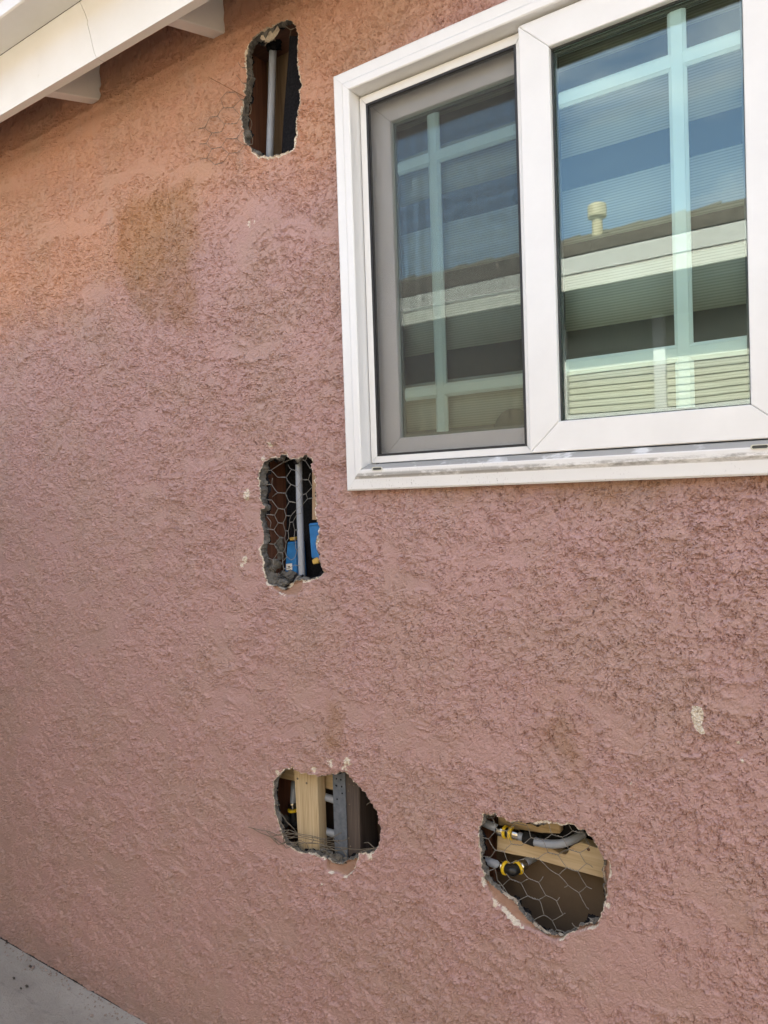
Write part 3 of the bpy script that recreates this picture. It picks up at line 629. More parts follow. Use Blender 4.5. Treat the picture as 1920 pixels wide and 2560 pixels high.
# ---------------------------------------------------------------- sliding window
win = thing('sliding_window', (WX0, 0.0, WZ0), 'white vinyl sliding window with grille bars, set in the pink stucco wall', 'window')
def mitred(name, side, prof, x0, x1, z0, z1, mat, parent, gap=0.0003):
    """one side of a rectangular frame; prof = [(inset, y), ...] closed section"""
    n = len(prof); V = []
    for end in (0, 1):
        for d, y in prof:
            if side == 'bottom': V.append((x0 + d + gap if end == 0 else x1 - d - gap, y, z0 + d))
            if side == 'top': V.append((x0 + d + gap if end == 0 else x1 - d - gap, y, z1 - d))
            if side == 'left': V.append((x0 + d, y, z0 + d + gap if end == 0 else z1 - d - gap))
            if side == 'right': V.append((x1 - d, y, z0 + d + gap if end == 0 else z1 - d - gap))
    Fc = [(i, (i + 1) % n, n + (i + 1) % n, n + i) for i in range(n)] + [tuple(range(n)), tuple(range(2 * n - 1, n - 1, -1))]
    return mesh_obj(name, V, Fc, mat, parent)
FRAME = [(0.0, 0.006), (0.0, -0.0165), (0.0035, -0.0195), (0.024, -0.0215), (0.026, -0.0215), (0.033, -0.0265), (0.0475, -0.0275), (0.0500, -0.0255), (0.0515, 0.0165), (0.0515, 0.030), (0.020, 0.030), (0.020, 0.006)]
SILL = FRAME[:6] + [(0.0455, -0.0275), (0.0475, -0.0268), (0.0580, -0.0125), (0.0590, -0.0100), (0.0595, 0.030), (0.020, 0.030), (0.020, 0.006)]
names = {'bottom': 'frame_sill', 'top': 'frame_head', 'left': 'frame_jamb', 'right': 'frame_jamb'}
for sd_n in ('bottom', 'top', 'left', 'right'):
    o = mitred(names[sd_n], sd_n, SILL if sd_n == 'bottom' else FRAME, WX0, WX1, WZ0, WZ1, M['vinyl_dirty'] if sd_n == 'bottom' else M['vinyl'], win)
    if sd_n == 'bottom': o['label'] = 'grimy white window sill with weep slots'
IX0, IX1, IZ0, IZ1 = WX0 + 0.0515, WX1 - 0.0515, WZ0 + 0.0600, WZ1 - 0.0515
# weep slots on the sill face
for a, b in ((943, 1172), (1900, 1117)):
    p = at(a, b, -0.0278); s_ = 0.0145
    c = [(p[0] + math.cos(t) * 0.004 + (s_ - 0.004) * (1 if math.cos(t) > 0 else -1), p[2] + math.sin(t) * 0.0042) for t in [2 * math.pi * (k + 0.5) / 20 for k in range(20)]]
    ci = [(p[0] + (x_ - p[0]) * 0.84, p[2] + (z_ - p[2]) * 0.62) for x_, z_ in c]; n = 20
    V = [(x_, -0.0272, z_) for x_, z_ in c] + [(x_, -0.0292, z_) for x_, z_ in c] + [(x_, -0.0292, z_) for x_, z_ in ci] + [(x_, -0.0274, z_) for x_, z_ in ci]
    Fc = [(r * n + i, r * n + (i + 1) % n, (r + 1) * n + (i + 1) % n, (r + 1) * n + i) for r in range(3) for i in range(n)]
    w_ = mesh_obj('weep_slot', V, Fc, M['slat'], win)
    mesh_obj('slot_opening', [(x_, -0.02765, z_) for x_, z_ in ci] + [(x_, -0.02745, z_) for x_, z_ in ci], [tuple(range(n)), tuple(range(2 * n - 1, n - 1, -1))] + [(i, (i + 1) % n, n + (i + 1) % n, n + i) for i in range(n)], M['seal'], w_)
# fixed sash on the right, proud of the track
SX0, SX1, SZ0, SZ1 = -0.592, IX1 - 0.0015, 1.6640, 2.5040
GX0, GX1, GZ0, GZ1 = -0.530, -0.192, 1.7225, 2.4425
sash = thing('fixed_sash', (SX0, 0, SZ0), None, None); sash.parent = win; sash.location = (SX0 - WX0, 0, SZ0 - WZ0)
def frame4(parent, x0, x1, z0, z1, wl_, wr_, wb_, wt_, yf, yb, mat, bev=0.0015):
    """mitred frame with different widths per side"""
    A = [(x0, z0), (x1, z0), (x1, z1), (x0, z1)]; Bq = [(x0 + wl_, z0 + wb_), (x1 - wr_, z0 + wb_), (x1 - wr_, z1 - wt_), (x0 + wl_, z1 - wt_)]
    nm = ['bottom_rail', 'stile', 'top_rail', 'stile']
    for i in range(4):
        j = (i + 1) % 4; a, b, c, d = A[i], A[j], Bq[j], Bq[i]
        cen = ((a[0] + b[0] + c[0] + d[0]) / 4, (a[1] + b[1] + c[1] + d[1]) / 4)
        sh = lambda p: (p[0] + (cen[0] - p[0]) * 0.0012, p[1] + (cen[1] - p[1]) * 0.0012)
        a, b, c, d = map(sh, (a, b, c, d))
        hexa(nm[i], [(a[0], yf, a[1]), (b[0], yf, b[1]), (c[0], yf, c[1]), (d[0], yf, d[1]), (a[0], yb, a[1]), (b[0], yb, b[1]), (c[0], yb, c[1]), (d[0], yb, d[1])], mat, parent, bevel=bev)
frame4(sash, SX0, SX1, SZ0, SZ1, GX0 - SX0, SX1 - GX1, GZ0 - SZ0, SZ1 - GZ1, -0.0135, 0.034, M['vinyl_in'])
# glazing bead and dark seal line round the glass
def seal_loop(parent, name, x0, x1, z0, z1, w, yf, yb, mat):
    V = []; 
    for y in (yf, yb):
        for (a, b) in ((x0, z0), (x1, z0), (x1, z1), (x0, z1), (x0 + w, z0 + w), (x1 - w, z0 + w), (x1 - w, z1 - w), (x0 + w, z1 - w)): V.append((a, y, b))
    Fc = []
    for i in range(4):
        j = (i + 1) % 4
        Fc += [(i, j, 4 + j, 4 + i), (8 + i, 12 + i, 12 + j, 8 + j), (i, 8 + i, 8 + j, j), (4 + i, 4 + j, 12 + j, 12 + i)]
    return mesh_obj(name, V, Fc, mat, parent)
seal_loop(sash, 'glazing_seal', GX0 + 0.0004, GX1 - 0.0004, GZ0 + 0.0004, GZ1 - 0.0004, 0.0022, -0.003, 0.004, M['seal'])
box('glass_pane', GX0 - 0.004, GX1 + 0.004, 0.0045, 0.0085, GZ0 - 0.004, GZ1 + 0.004, M['glass'], sash)
def spacer(parent, x0, x1, z0, z1, y0, y1): return seal_loop(parent, 'spacer_bar', x0, x1, z0, z1, 0.007, y0, y1, M['screen'])
spacer(sash, GX0 + 0.0002, GX1 - 0.0002, GZ0 + 0.0002, GZ1 - 0.0002, 0.0105, 0.0185)
def grille(parent, vx, hz, w, x0, x1, z0, z1, y):
    """bars with bevelled shoulders; the cross bars are notched to the upright"""
    pr = [(-w / 2, 0.004), (-w / 2 + 0.005, 0.0012), (-w / 2 + 0.006, 0.0), (w / 2 - 0.006, 0.0), (w / 2 - 0.005, 0.0012), (w / 2, 0.004), (w / 2, 0.008), (-w / 2, 0.008)]
    n = len(pr)
    V = [(vx + a, y + b, z) for z in (z0, z1) for a, b in pr]
    Fc = [(i, (i + 1) % n, n + (i + 1) % n, n + i) for i in range(n)] + [tuple(range(n)), tuple(range(2 * n - 1, n - 1, -1))]
    mesh_obj('grille_upright', V, Fc, M['grille'], parent)
    for zc in hz:
        for xa, xb in ((x0, vx - w / 2 + 0.0055), (vx + w / 2 - 0.0055, x1)):
            V = []
            for e, xe in enumerate((xa, xb)):
                inner = (abs(xe - vx) < w)
                for a, b in pr:
                    cut = 0.0052 if (inner and abs(abs(a) - w / 2) < 1e-6) else 0.0
                    V.append((xe - cut * (1 if xe < vx else -1) , y + b - 0.0004, zc + a))
            mesh_obj('grille_crossbar', V, Fc, M['grille'], parent)
YG = 0.012
p1 = at(1668.4, 10, YG); p2 = at(1707, 10, YG); vx = (at(1671, 60, YG)[0] + at(1709, 60, YG)[0]) / 2; gw = 0.0315
hz1 = (at(1500, 195, YG)[2] + at(1500, 233, YG)[2]) / 2
hz1 = (at(1378, 240, YG)[2] + at(1380, 273, YG)[2]) / 2; hz2 = (at(1410, 903, YG)[2] + at(1411, 936, YG)[2]) / 2
grille(sash, vx, (hz1, hz2), gw, GX0 - 0.002, GX1 + 0.002, GZ0 - 0.002, GZ1 + 0.002, YG)
#box('inner_pane', GX0 - 0.003, GX1 + 0.003, 0.0240, 0.0275, GZ0 - 0.003, GZ1 + 0.003, M['glass'], sash)
# sliding sash behind the insect screen
YS = 0.040
a1 = at(976, 303, YS); a2 = at(999, 1094.5, YS); a3 = at(1312, 1068.6, YS)
LX0, LX1, LZ0, LZ1 = IX0 + 0.0005, -0.545, IZ0 + 0.0005, IZ1 - 0.0005
lgx0 = (a1[0] + a2[0]) / 2; lgz0 = (a2[2] + a3[2]) / 2; lgz1 = a1[2]; lgx1 = -0.600
ssash = thing('sliding_sash', (LX0, 0, LZ0), None, None); ssash.parent = win; ssash.location = (LX0 - WX0, 0, LZ0 - WZ0)
frame4(ssash, LX0, LX1, LZ0, LZ1, lgx0 - LX0, LX1 - lgx1, lgz0 - LZ0, LZ1 - lgz1, YS, YS + 0.028, M['vinyl_in'])
box('glass_pane', lgx0 - 0.004, lgx1 + 0.004, YS + 0.0095, YS + 0.0135, lgz0 - 0.004, lgz1 + 0.004, M['glass'], ssash)
spacer(ssash, lgx0 + 0.0002, lgx1 - 0.0002, lgz0 + 0.0002, lgz1 - 0.0002, YS + 0.0145, YS + 0.020)
lvx = (at(1067, 280, YS + 0.016)[0] + at(1092, 280, YS + 0.016)[0]) / 2
lh1 = (at(990, 413, YS + 0.016)[2] + at(990, 434, YS + 0.016)[2]) / 2; lh2 = (at(1010, 978, YS + 0.016)[2] + at(1010, 996, YS + 0.016)[2]) / 2
grille(ssash, lvx, (lh1, lh2), 0.030, lgx0 - 0.002, lgx1 + 0.002, lgz0 - 0.002, lgz1 + 0.002, YS + 0.0155)
# insect screen: white bars, black spline, woven mesh
scr = thing('insect_screen', (-0.99, 0, 1.67), None, None); scr.parent = win; scr.location = (-0.99 - WX0, 0, 1.67 - WZ0); scr['label'] = 'dark insect screen over the left half of the window'
KX0, KX1, KZ0, KZ1 = -0.978, -0.607, 1.680, 2.486; YK = 0.012
frame4(scr, IX0 + 0.003, SX0 - 0.0012, IZ0 + 0.002, IZ1 - 0.004, KX0 - IX0 - 0.003, SX0 - 0.0012 - KX1, KZ0 - IZ0 - 0.002, IZ1 - 0.004 - KZ1, YK - 0.004, YK + 0.012, M['vinyl'], 0.001)
seal_loop(scr, 'spline', KX0, KX1, KZ0, KZ1, 0.0052, YK - 0.0035, YK + 0.008, M['black_rubber'])
def screen_mesh():
    V, Fc = [], []; pit = 0.00165; w = 0.000095; y0 = YK + 0.0005
    def strip(a, b, c, d, y, t):
        o = len(V); V.extend([(a, y, c), (b, y, c), (b, y, d), (a, y, d), (a, y + t, c), (b, y + t, c), (b, y + t, d), (a, y + t, d)]); Fc.extend([tuple(i + o for i in q_) for q_ in BF])
    xa, xb, za, zb = KX0 + 0.005, KX1 - 0.005, KZ0 + 0.005, KZ1 - 0.005
    for i in range(int((xb - xa) / pit) + 1): strip(xa + i * pit - w, xa + i * pit + w, za, zb, y0, 0.0004)
    for j in range(int((zb - za) / pit) + 1): strip(xa, xb, za + j * pit - w, za + j * pit + w, y0 + 0.00038, 0.0004)
    return mesh_obj('screen_weave', V, Fc, M['screen'], scr)
tag(screen_mesh(), kind='stuff')

# ---------------------------------------------------------------- striped roller blind behind the glass
YB = 0.085
blind = thing('striped_roller_blind', (-0.56, YB, OPEN[3] - 0.02), 'beige and sheer striped roller blind hanging behind the window glass', 'blind')
zt0 = at(1400, 400, YB)[2]; per = (at(1400, 400, YB)[2] - at(1400, 832, YB)[2]) / 2; solid = per * 0.625
bx0, bx1 = OPEN[0] + 0.012, OPEN[1] - 0.012
def sheet(name, z0, z1, mat, dy=0.0):
    n = 40; V, Fc = [], []
    for k in range(n + 1):
        x_ = bx0 + (bx1 - bx0) * k / n; y_ = YB + dy + 0.0025 * math.sin(k * 0.55) * (1 if x_ < -0.59 else 0.3)
        V += [(x_, y_, z0), (x_, y_, z1), (x_, y_ + 0.0006, z0), (x_, y_ + 0.0006, z1)]
    for k in range(n):
        a = 4 * k; b = a + 4
        Fc += [(a, b, b + 1, a + 1), (a + 2, a + 3, b + 3, b + 2), (a, a + 2, b + 2, b), (a + 1, b + 1, b + 3, a + 3)]
    return mesh_obj(name, V, Fc, mat, blind, smooth=True)
for k in range(-3, 5):
    zb_ = zt0 - per * k; z_lo, z_hi = zb_, zb_ + solid
    if z_hi > OPEN[3] - 0.03: z_hi = OPEN[3] - 0.03
    if z_lo < OPEN[2] + 0.035: z_lo = OPEN[2] + 0.035
    if z_hi - z_lo > 0.01: sheet('blind_band', z_lo, z_hi, M['blind'])
    s_lo, s_hi = zb_ - (per - solid), zb_
    s_lo = max(s_lo, OPEN[2] + 0.035); s_hi = min(s_hi, OPEN[3] - 0.03)
    if s_hi - s_lo > 0.01: sheet('sheer_band', s_lo, s_hi, M['sheer'])
tubes('blind_roller', [[(bx0, YB + 0.012, OPEN[3] - 0.018), (bx1, YB + 0.012, OPEN[3] - 0.018)]], 0.017, M['vinyl_in'], blind, 16)
box('bottom_bar', bx0, bx1, YB - 0.006, YB + 0.008, OPEN[2] + 0.022, OPEN[2] + 0.036, M['vinyl_in'], blind, 0.002)
# dark domed thing on the inner sill
def lump():
    t = thing('sun_hat', (at(1290, 1060, 0.075)[0], 0.075, OPEN[2] + 0.001), 'dark rounded hat lying on the inner window sill behind the insect screen', 'hat')
    c = at(1283, 1068, 0.072); cx, cz = c[0], OPEN[2] + 0.002
    ztop = at(1275, 1022, 0.072)[2]; R = 0.062; Hh = ztop - cz
    def dome(x_off, mat, name, rx, ry, hh, a0, a1):
        V, Fc = [], []; m, n = 9, 24
        for i in range(m + 1):
            ph = math.pi / 2 * i / m
            for k in range(n):
                th = 2 * math.pi * k / n
                V.append((cx + x_off + rx * math.cos(ph) ** 0.8 * math.cos(th), 0.072 + ry * math.cos(ph) ** 0.8 * math.sin(th) * 0.95, cz + 0.012 + hh * math.sin(ph)))
        for i in range(m):
            for k in range(n): Fc.append((i * n + k, i * n + (k + 1) % n, (i + 1) * n + (k + 1) % n, (i + 1) * n + k))
        Fc.append(tuple(range(n - 1, -1, -1)))
        return mesh_obj(name, V, Fc, mat, t, smooth=True)
    dome(0.0, M['lump_a'], 'crown', R, 0.0105, Hh - 0.012, 0, 1)
    dome(0.03, M['lump_b'], 'side_panel', R * 0.8, 0.0112, (Hh - 0.012) * 0.86, 0, 1)
    box('brim', cx - R - 0.006, cx + R + 0.02, 0.060, 0.0835, cz, cz + 0.0125, M['lump_b'], t, 0.004, 2)
lump()

# ---------------------------------------------------------------- what shows inside the four openings
YSTUD0, YSTUD1 = 0.028, 0.116
def pts3(zf, pts, y): return [at(*zf(a, b), y) for a, b in pts]
def pline(zf, pts): return [at(*zf(a, b), y) for a, b, y in pts]

# opening 1 (tall slot below the eave)
cx_ = at(*Z1(868, 545), YSTUD1); topz = at(*Z1(905, 385), 0.075)[2]
o = box('wall_stud', cx_[0] - 0.04, cx_[0], YSTUD0, YSTUD1, 2.30, topz - 0.001, M['old_wood'], None, 0.0015); tag(o, 'reddish brown stud on the left side of the slot below the eave', 'stud', 'old wall studs')
o = box('top_plate', cx_[0] - 0.10, cx_[0] + 0.42, YSTUD0, YSTUD1, topz, topz + 0.045, M['old_wood_x'], None, 0.0015); tag(o, 'dark brown top plate across the head of the slot below the eave', 'beam')
o = box('backing_board', cx_[0] + 0.001, cx_[0] + 0.20, YSTUD1 - 0.006, YSTUD1, 2.30, topz - 0.001, M['olive_board']); tag(o, 'olive brown board at the back of the slot below the eave', 'board')
o = poly_px('building_paper', [Z1(*p) for p in ((1095,250),(1330,250),(1330,1560),(1005,1560),(1035,1050),(1062,700),(1080,480))], 0.030, 0.002, M['felt']); tag(o, 'black building paper on the right inside the slot below the eave', 'paper')
pp = [at(*Z1(922, 388), 0.072), at(*Z1(908, 900), 0.070), at(*Z1(886, 1560), 0.066)]
o = tubes('water_pipe', [curve_pts([(pp[0][0], pp[0][1], pp[0][2] + 0.02)] + pp, 5)], 0.0098, M['pex'], None, 16); tag(o, 'pale grey plastic pipe rising through the slot below the eave', 'pipe', 'plastic water pipes')
def rock(name, c, r, mat, seed, flat=1.0, parent=None, n=10):
    V, Fc = [], []; m = n; k_ = n * 2
    for i in range(m + 1):
        ph = math.pi * i / m - math.pi / 2
        for k in range(k_):
            th = 2 * math.pi * k / k_
            d = np.array([math.cos(ph) * math.cos(th), math.cos(ph) * math.sin(th), math.sin(ph)])
            nn = float(fbm(np.array([d[0] * 1.6 + seed * 3.7 + d[2]]), np.array([d[1] * 1.6 + d[2] * 1.3 + seed]), 4, seed)[0])
            rr = 1 + 0.75 * nn + 0.18 * float(vnoise(np.array([d[0] * 7 + seed]), np.array([d[1] * 7 + d[2] * 5]), seed)[0])
            V.append((c[0] + d[0] * r[0] * rr, c[1] + d[1] * r[1] * rr, c[2] + d[2] * r[2] * rr))
    for i in range(m):
        for k in range(k_): Fc.append((i * k_ + k, i * k_ + (k + 1) % k_, (i + 1) * k_ + (k + 1) % k_, (i + 1) * k_ + k))
    return mesh_obj(name, V, Fc, mat, parent, smooth=False)
c_ = at(*Z1(920, 345), 0.06); o = rock('sealant_lump', (c_[0], c_[1], topz - 0.003), (0.022, 0.018, 0.013), M['felt'], 5); tag(o, 'dark lump of sealant where the pipe enters the top plate', 'sealant')
c_ = at(*Z1(895, 210), 0.016); o = rock('mortar_lump', (c_[0], 0.014, c_[2]), (0.030, 0.005, 0.018), M['render_edge'], 9); tag(o, 'pale mortar lump at the top of the slot below the eave', 'mortar', 'mortar lumps')

# opening 2 (slot beside the window corner)
o = poly_px('building_paper', [Z2(*p) for p in ((600,200),(1150,200),(1180,2100),(560,2100),(590,1000))], 0.108, 0.002, M['felt']); tag(o, 'black building paper at the back of the slot beside the window', 'paper')
c_ = at(*Z2(590, 700), YSTUD1)
o = box('wall_stud', c_[0] - 0.042, c_[0] - 0.002, YSTUD0, YSTUD1, 1.35, 2.0, M['old_wood'], None, 0.0015); tag(o, 'dark reddish stud on the left side of the slot beside the window', 'stud', 'old wall studs')
o = poly_px('stud_edge', [Z2(*p) for p in ((905,380),(1010,380),(1030,1100),(905,1105))], 0.040, 0.06, M['tan_wood'], None, 0.001); tag(o, 'tan stud edge on the right side of the slot beside the window', 'stud')
pp = [at(*Z2(735, 250), 0.045), at(*Z2(745, 700), 0.046), at(*Z2(762, 1300), 0.046), at(*Z2(790, 2050), 0.044)]
o = tubes('water_pipe', [curve_pts(pp, 6)], 0.0088, M['pex'], None, 16); tag(o, 'blue grey plastic pipe standing in the slot beside the window', 'pipe', 'plastic water pipes')
def blue_box(quad, y, thick, label, sticker, knob):
    c = [at(*Z2(*p), y) for p in quad]; base = (np.mean([p[0] for p in c]), y, min(p[2] for p in c))
    t = thing('electrical_box', base, label, 'electrical box', 'blue electrical boxes')
    poly_px('housing', [Z2(*p) for p in quad], y, thick, M['blue'], t, 0.003)
    (x0, y0), (x1, y1), (x2, y2), (x3, y3) = quad
    poly_px('rib', [Z2(x0 + 6, y0 + 12), Z2(x1 - 6, y1 + 12), Z2(x1 - 6, y1 + 30), Z2(x0 + 6, y0 + 30)], y - 0.003, 0.0028, M['blue'], t, 0.0008)
    poly_px('rib', [Z2(x0 + (x1 - x0) * .78, y0 + 40), Z2(x0 + (x1 - x0) * .90, y0 + 40), Z2(x3 + (x2 - x3) * .90, y3 - 20), Z2(x3 + (x2 - x3) * .78, y3 - 20)], y - 0.0028, 0.0026, M['blue'], t, 0.0008)
    if sticker:
        s_ = poly_px('paper_label', [Z2(*p) for p in sticker], y - 0.0012, 0.001, M['paper'], t)
        sx, sy = sticker[0]
        poly_px('print', [Z2(*p) for p in ((sx + 22, sy + 28), (sx + 50, sy + 26), (sx + 52, sy + 44), (sx + 24, sy + 46))], y - 0.0016, 0.0003, M['ink'], s_)
    if knob: poly_px('clip', [Z2(*p) for p in knob], y - 0.004, 0.012, M['brass'], t, 0.0015)
blue_box(((590,1380),(712,1375),(738,1860),(548,1860)), 0.066, 0.035, 'blue electrical box with paper label, left of the pipe in the slot beside the window', ((578,1658),(652,1652),(656,1730),(584,1738)), ((612,1330),(690,1318),(692,1352),(630,1368)))
blue_box(((858,1150),(1040,1130),(1060,1600),(892,1590)), 0.034, 0.045, 'blue electrical box half hidden right of the pipe in the slot beside the window', None, ((900,1610),(960,1572),(985,1600),(985,1650),(915,1665)))
for i, (a, b, ra, rb, sd0) in enumerate(((395,1130,55,130,3),(455,1450,95,150,8),(410,1690,80,70,12),(420,1840,90,75,15),(540,1900,80,50,22),(600,1830,90,70,25))):
    y = (0.075, 0.078, 0.034, 0.028, 0.026, 0.060)[i]; c = at(*Z2(a, b), y); q_ = at(*Z2(a + ra, b), y); q2 = at(*Z2(a, b + rb), y)
    o = rock('mortar_lump', c, (abs(q_[0] - c[0]), 0.014, abs(q2[2] - c[2])), M['mortar'], sd0)
    tag(o, ('dark mortar slab at mid height on the left in the slot beside the window', 'largest dark mortar slab left of the blue box in the slot beside the window', 'rounded grey mortar lump, upper of two at the lower left of the slot', 'rounded grey mortar lump, lower of two at the lower left of the slot', 'grey mortar crumb at the very bottom of the slot beside the window', 'dark mortar lump in front of the foot of the blue box')[i], 'mortar', 'mortar lumps')

# opening 3 (round opening with the pine post)
o = poly_px('dark_board', [Z3(*p) for p in ((150,0),(1700,0),(1700,1500),(150,1500))], 0.112, 0.003, M['dark_panel']); tag(o, 'dark boarding at the back of the opening with the pine post', 'board')
o = poly_px('wall_stud', [Z3(*p) for p in ((180,150),(470,200),(470,1300),(180,1300))], 0.094, 0.016, M['old_wood']); tag(o, 'reddish brown board at the left of the opening with the pine post', 'stud', 'old wall studs')
t = thing('pine_post', at(*Z3(650, 1250), 0.030), 'new pale pine post standing in the left part of the round opening', 'post')
poly_px('plank', [Z3(*p) for p in ((487,60),(742,110),(782,1250),(556,1250))], 0.030, 0.036, M['pine'], t, 0.003)
for a, b in ((541, 291), (639, 340)):
    c = at(*Z3(a, b), 0.0296); ring('screw_head', c, (0, -1, 0), 0.0030, 0.0, 0.0014, M['dark_wire'], t, 12)
o = poly_px('pine_rail', [Z3(*p) for p in ((260,80),(980,180),(980,432),(380,292),(260,262))], 0.074, 0.018, M['pine_x'], None, 0.002); tag(o, 'pale pine rail running behind the post at the top of the round opening', 'rail')
t = thing('steel_plate', at(*Z3(1010, 1250), 0.0295), 'blue grey perforated steel strap right of the pine post', 'metal strap')
poly_px('strap', [Z3(*p) for p in ((918,120),(1052,130),(1090,1260),(950,1260))], 0.0295, 0.0035, M['steel'], t, 0.0006)
for a, b in ((965,292),(1013,304),(968,370),(1022,378),(1027,452),(972,515),(988,968),(960,365)):
    c = at(*Z3(a, b), 0.0291); ring('nail_hole', c, (0, -1, 0), 0.0021, 0.0, 0.0009, M['felt'], t, 12)
t = thing('wall_stud', at(*Z3(1140, 1260), 0.034), 'dark weathered stud beside the steel strap in the round opening', 'stud', 'old wall studs')
poly_px('timber', [Z3(*p) for p in ((1050,120),(1205,150),(1228,1260),(1080,1260))], 0.034, 0.075, M['dark_wood'], t, 0.002)
for a, b in ((1105,352),(1155,365),(1100,425),(1108,570),(1118,1030),(1175,1120)):
    c = at(*Z3(a, b), 0.0336); ring('nail_head', c, (0, -1, 0), 0.0022, 0.0, 0.0012, M['dark_wire'], t, 10)
o = tubes('copper_pipe', [[at(*Z3(1220, 150), 0.075), at(*Z3(1245, 1260), 0.075)]], 0.0045, M['old_wood'], None, 12); tag(o, 'thin brown pipe right of the dark stud in the round opening', 'pipe')
for y1_, y2_, lab in ((455, 520, 'upper'), (825, 892, 'lower')):
    o = tubes('water_pipe', [[at(*Z3(640, y1_ - 14), 0.0675), at(*Z3(760, y1_ + 12), 0.068), at(*Z3(1150, y2_ + 62), 0.070)]], 0.0095, M['pex'], None, 14)
    tag(o, lab + ' level grey plastic pipe passing behind the pine post', 'pipe', 'plastic water pipes')
def fitting(name, p0, p1, rr, label, elbow=None):
    """push-fit coupling between p0 and p1: black body, two yellow collars, two steel sleeves"""
    a, b = Vector(p0), Vector(p1); t = thing(name, tuple((a + b) / 2), label, 'pipe fitting', 'black and yellow pipe fittings')
    mid = Vector(elbow) if elbow else (a + b) / 2
    line = curve_pts([tuple(a), tuple((a * .35 + mid * .65)), tuple(mid), tuple((b * .35 + mid * .65)), tuple(b)], 4) if elbow else [tuple(a), tuple(b)]
    tubes('body', [line], rr * 1.08, M['black_plastic'], t, 16)
    for e, other in ((a, mid), (b, mid)):
        ax = (e - other).normalized()
        ring('collar', tuple(e), tuple(ax), rr * 1.42, rr * 0.5, rr * 0.62, M['yellow'], t)
        ring('sleeve', tuple(e + ax * rr * 1.15), tuple(ax), rr * 1.16, rr * 0.5, rr * 1.5, M['chrome'], t)
    return t
g0 = at(*Z3(492, 632), 0.072); g1 = at(*Z3(520, 720), 0.072)
o = tubes('water_pipe', [[at(*Z3(503, 330), 0.0945), at(*Z3(500, 420), 0.080), (g0[0], g0[1], g0[2] + 0.012)]], 0.0085, M['pex'], None, 14); tag(o, 'short upright grey pipe above the yellow fitting left of the pine post', 'pipe', 'plastic water pipes')
fitting('pipe_fitting', g0, (g0[0] + 0.035, g0[1] + 0.004, g0[2] - 0.040), 0.0105, 'black elbow with yellow collars half hidden behind the pine post', (g0[0] + 0.002, g0[1], g0[2] - 0.036))
for i, (a, b, ra, rb, sd0) in enumerate(((860,1110,70,50,31),(960,1160,70,55,35),(1050,1190,60,35,38),(400,760,55,70,44))):
    y = (0.020, 0.016, 0.018, 0.085)[i]; c = at(*Z3(a, b), y); q_ = at(*Z3(a + ra, b), y); q2 = at(*Z3(a, b + rb), y)
    o = rock('mortar_lump', c, (abs(q_[0] - c[0]), 0.010, abs(q2[2] - c[2])), M['mortar'], sd0)
    tag(o, ('grey mortar crumb, left of three below the steel strap', 'grey mortar crumb, middle of three below the steel strap', 'grey mortar crumb, right of three below the steel strap', 'dark mortar lump left of the pine post')[i], 'mortar', 'mortar lumps')

# opening 4 (under the window)
o = poly_px('brown_board', [Z4(*p) for p in ((335,150),(1900,150),(1900,1700),(335,1700))], 0.104, 0.006, M['kraft']); tag(o, 'plain brown board at the back of the opening under the window', 'board')
c_ = at(*Z4(338, 480), 0.104)
o = box('wall_stud', c_[0] - 0.055, c_[0] - 0.001, 0.084, 0.116, 0.55, 1.15, M['old_wood'], None, 0.001); tag(o, 'dark reddish stud at the left of the opening under the window', 'stud', 'old wall studs')
t = thing('pine_block', at(*Z4(900, 800), 0.062), 'notched pale pine rail crossing the opening under the window', 'rail')
poly_px('timber', [Z4(*p) for p in ((345,362),(620,430),(760,462),(890,490),(985,552),(1050,568),(1078,545),(1085,505),(1140,468),(1210,440),(1440,520),(1700,580),(1700,880),(1450,815),(1000,690),(690,600),(500,565),(338,532))], 0.062, 0.026, M['pine_x'], t, 0.0012)
c = at(*Z4(1290, 512), 0.0617); ring('knot', c, (0, -1, 0), 0.0035, 0.0, 0.0008, M['old_wood'], t, 12)
o = poly_px('pine_rail', [Z4(*p) for p in ((350,150),(995,150),(998,352),(800,345),(520,300),(352,262))], 0.074, 0.020, M['pine_x'], None, 0.002); tag(o, 'upper pine rail behind the top pipe in the opening under the window', 'rail')
o = poly_px('dark_gap_sheet', [Z4(*p) for p in ((520,240),(1640,240),(1640,560),(1100,580),(1000,580),(520,470))], 0.096, 0.004, M['foam']); tag(o, 'black sheet standing in for the dark gap between the two pine rails', 'foam')  # black colour stands in for the dark depth of the gap
up = [at(*Z4(100, 190), 0.050), at(*Z4(250, 252), 0.050), at(*Z4(400, 318), 0.050)]
o = tubes('water_pipe', [up], 0.0088, M['pex'], None, 16); tag(o, 'upper grey pipe entering the opening under the window from the left', 'pipe', 'plastic water pipes')
e0 = at(*Z4(428, 330), 0.050); e1 = at(*Z4(488, 345), 0.050)
fitting('pipe_fitting', e0, e1, 0.0100, 'straight black coupling with yellow collars on the upper pipe under the window')
o = tubes('water_pipe', [curve_pts([at(*Z4(500, 350), 0.050), at(*Z4(610, 388), 0.050), at(*Z4(700, 420), 0.049), at(*Z4(840, 452), 0.047), at(*Z4(980, 455), 0.048), at(*Z4(1080, 430), 0.056), at(*Z4(1170, 390), 0.072), at(*Z4(1240, 350), 0.088)], 6)], 0.0086, M['pex'], None, 16); tag(o, 'bent grey pipe curving right of the coupling in the opening under the window', 'pipe', 'plastic water pipes')
o = tubes('pipe_foam', [[at(*Z4(622, 385), 0.050), at(*Z4(735, 425), 0.049)]], 0.0118, M['foam'], None, 14); tag(o, 'black foam sleeve round the bent pipe under the window', 'foam')
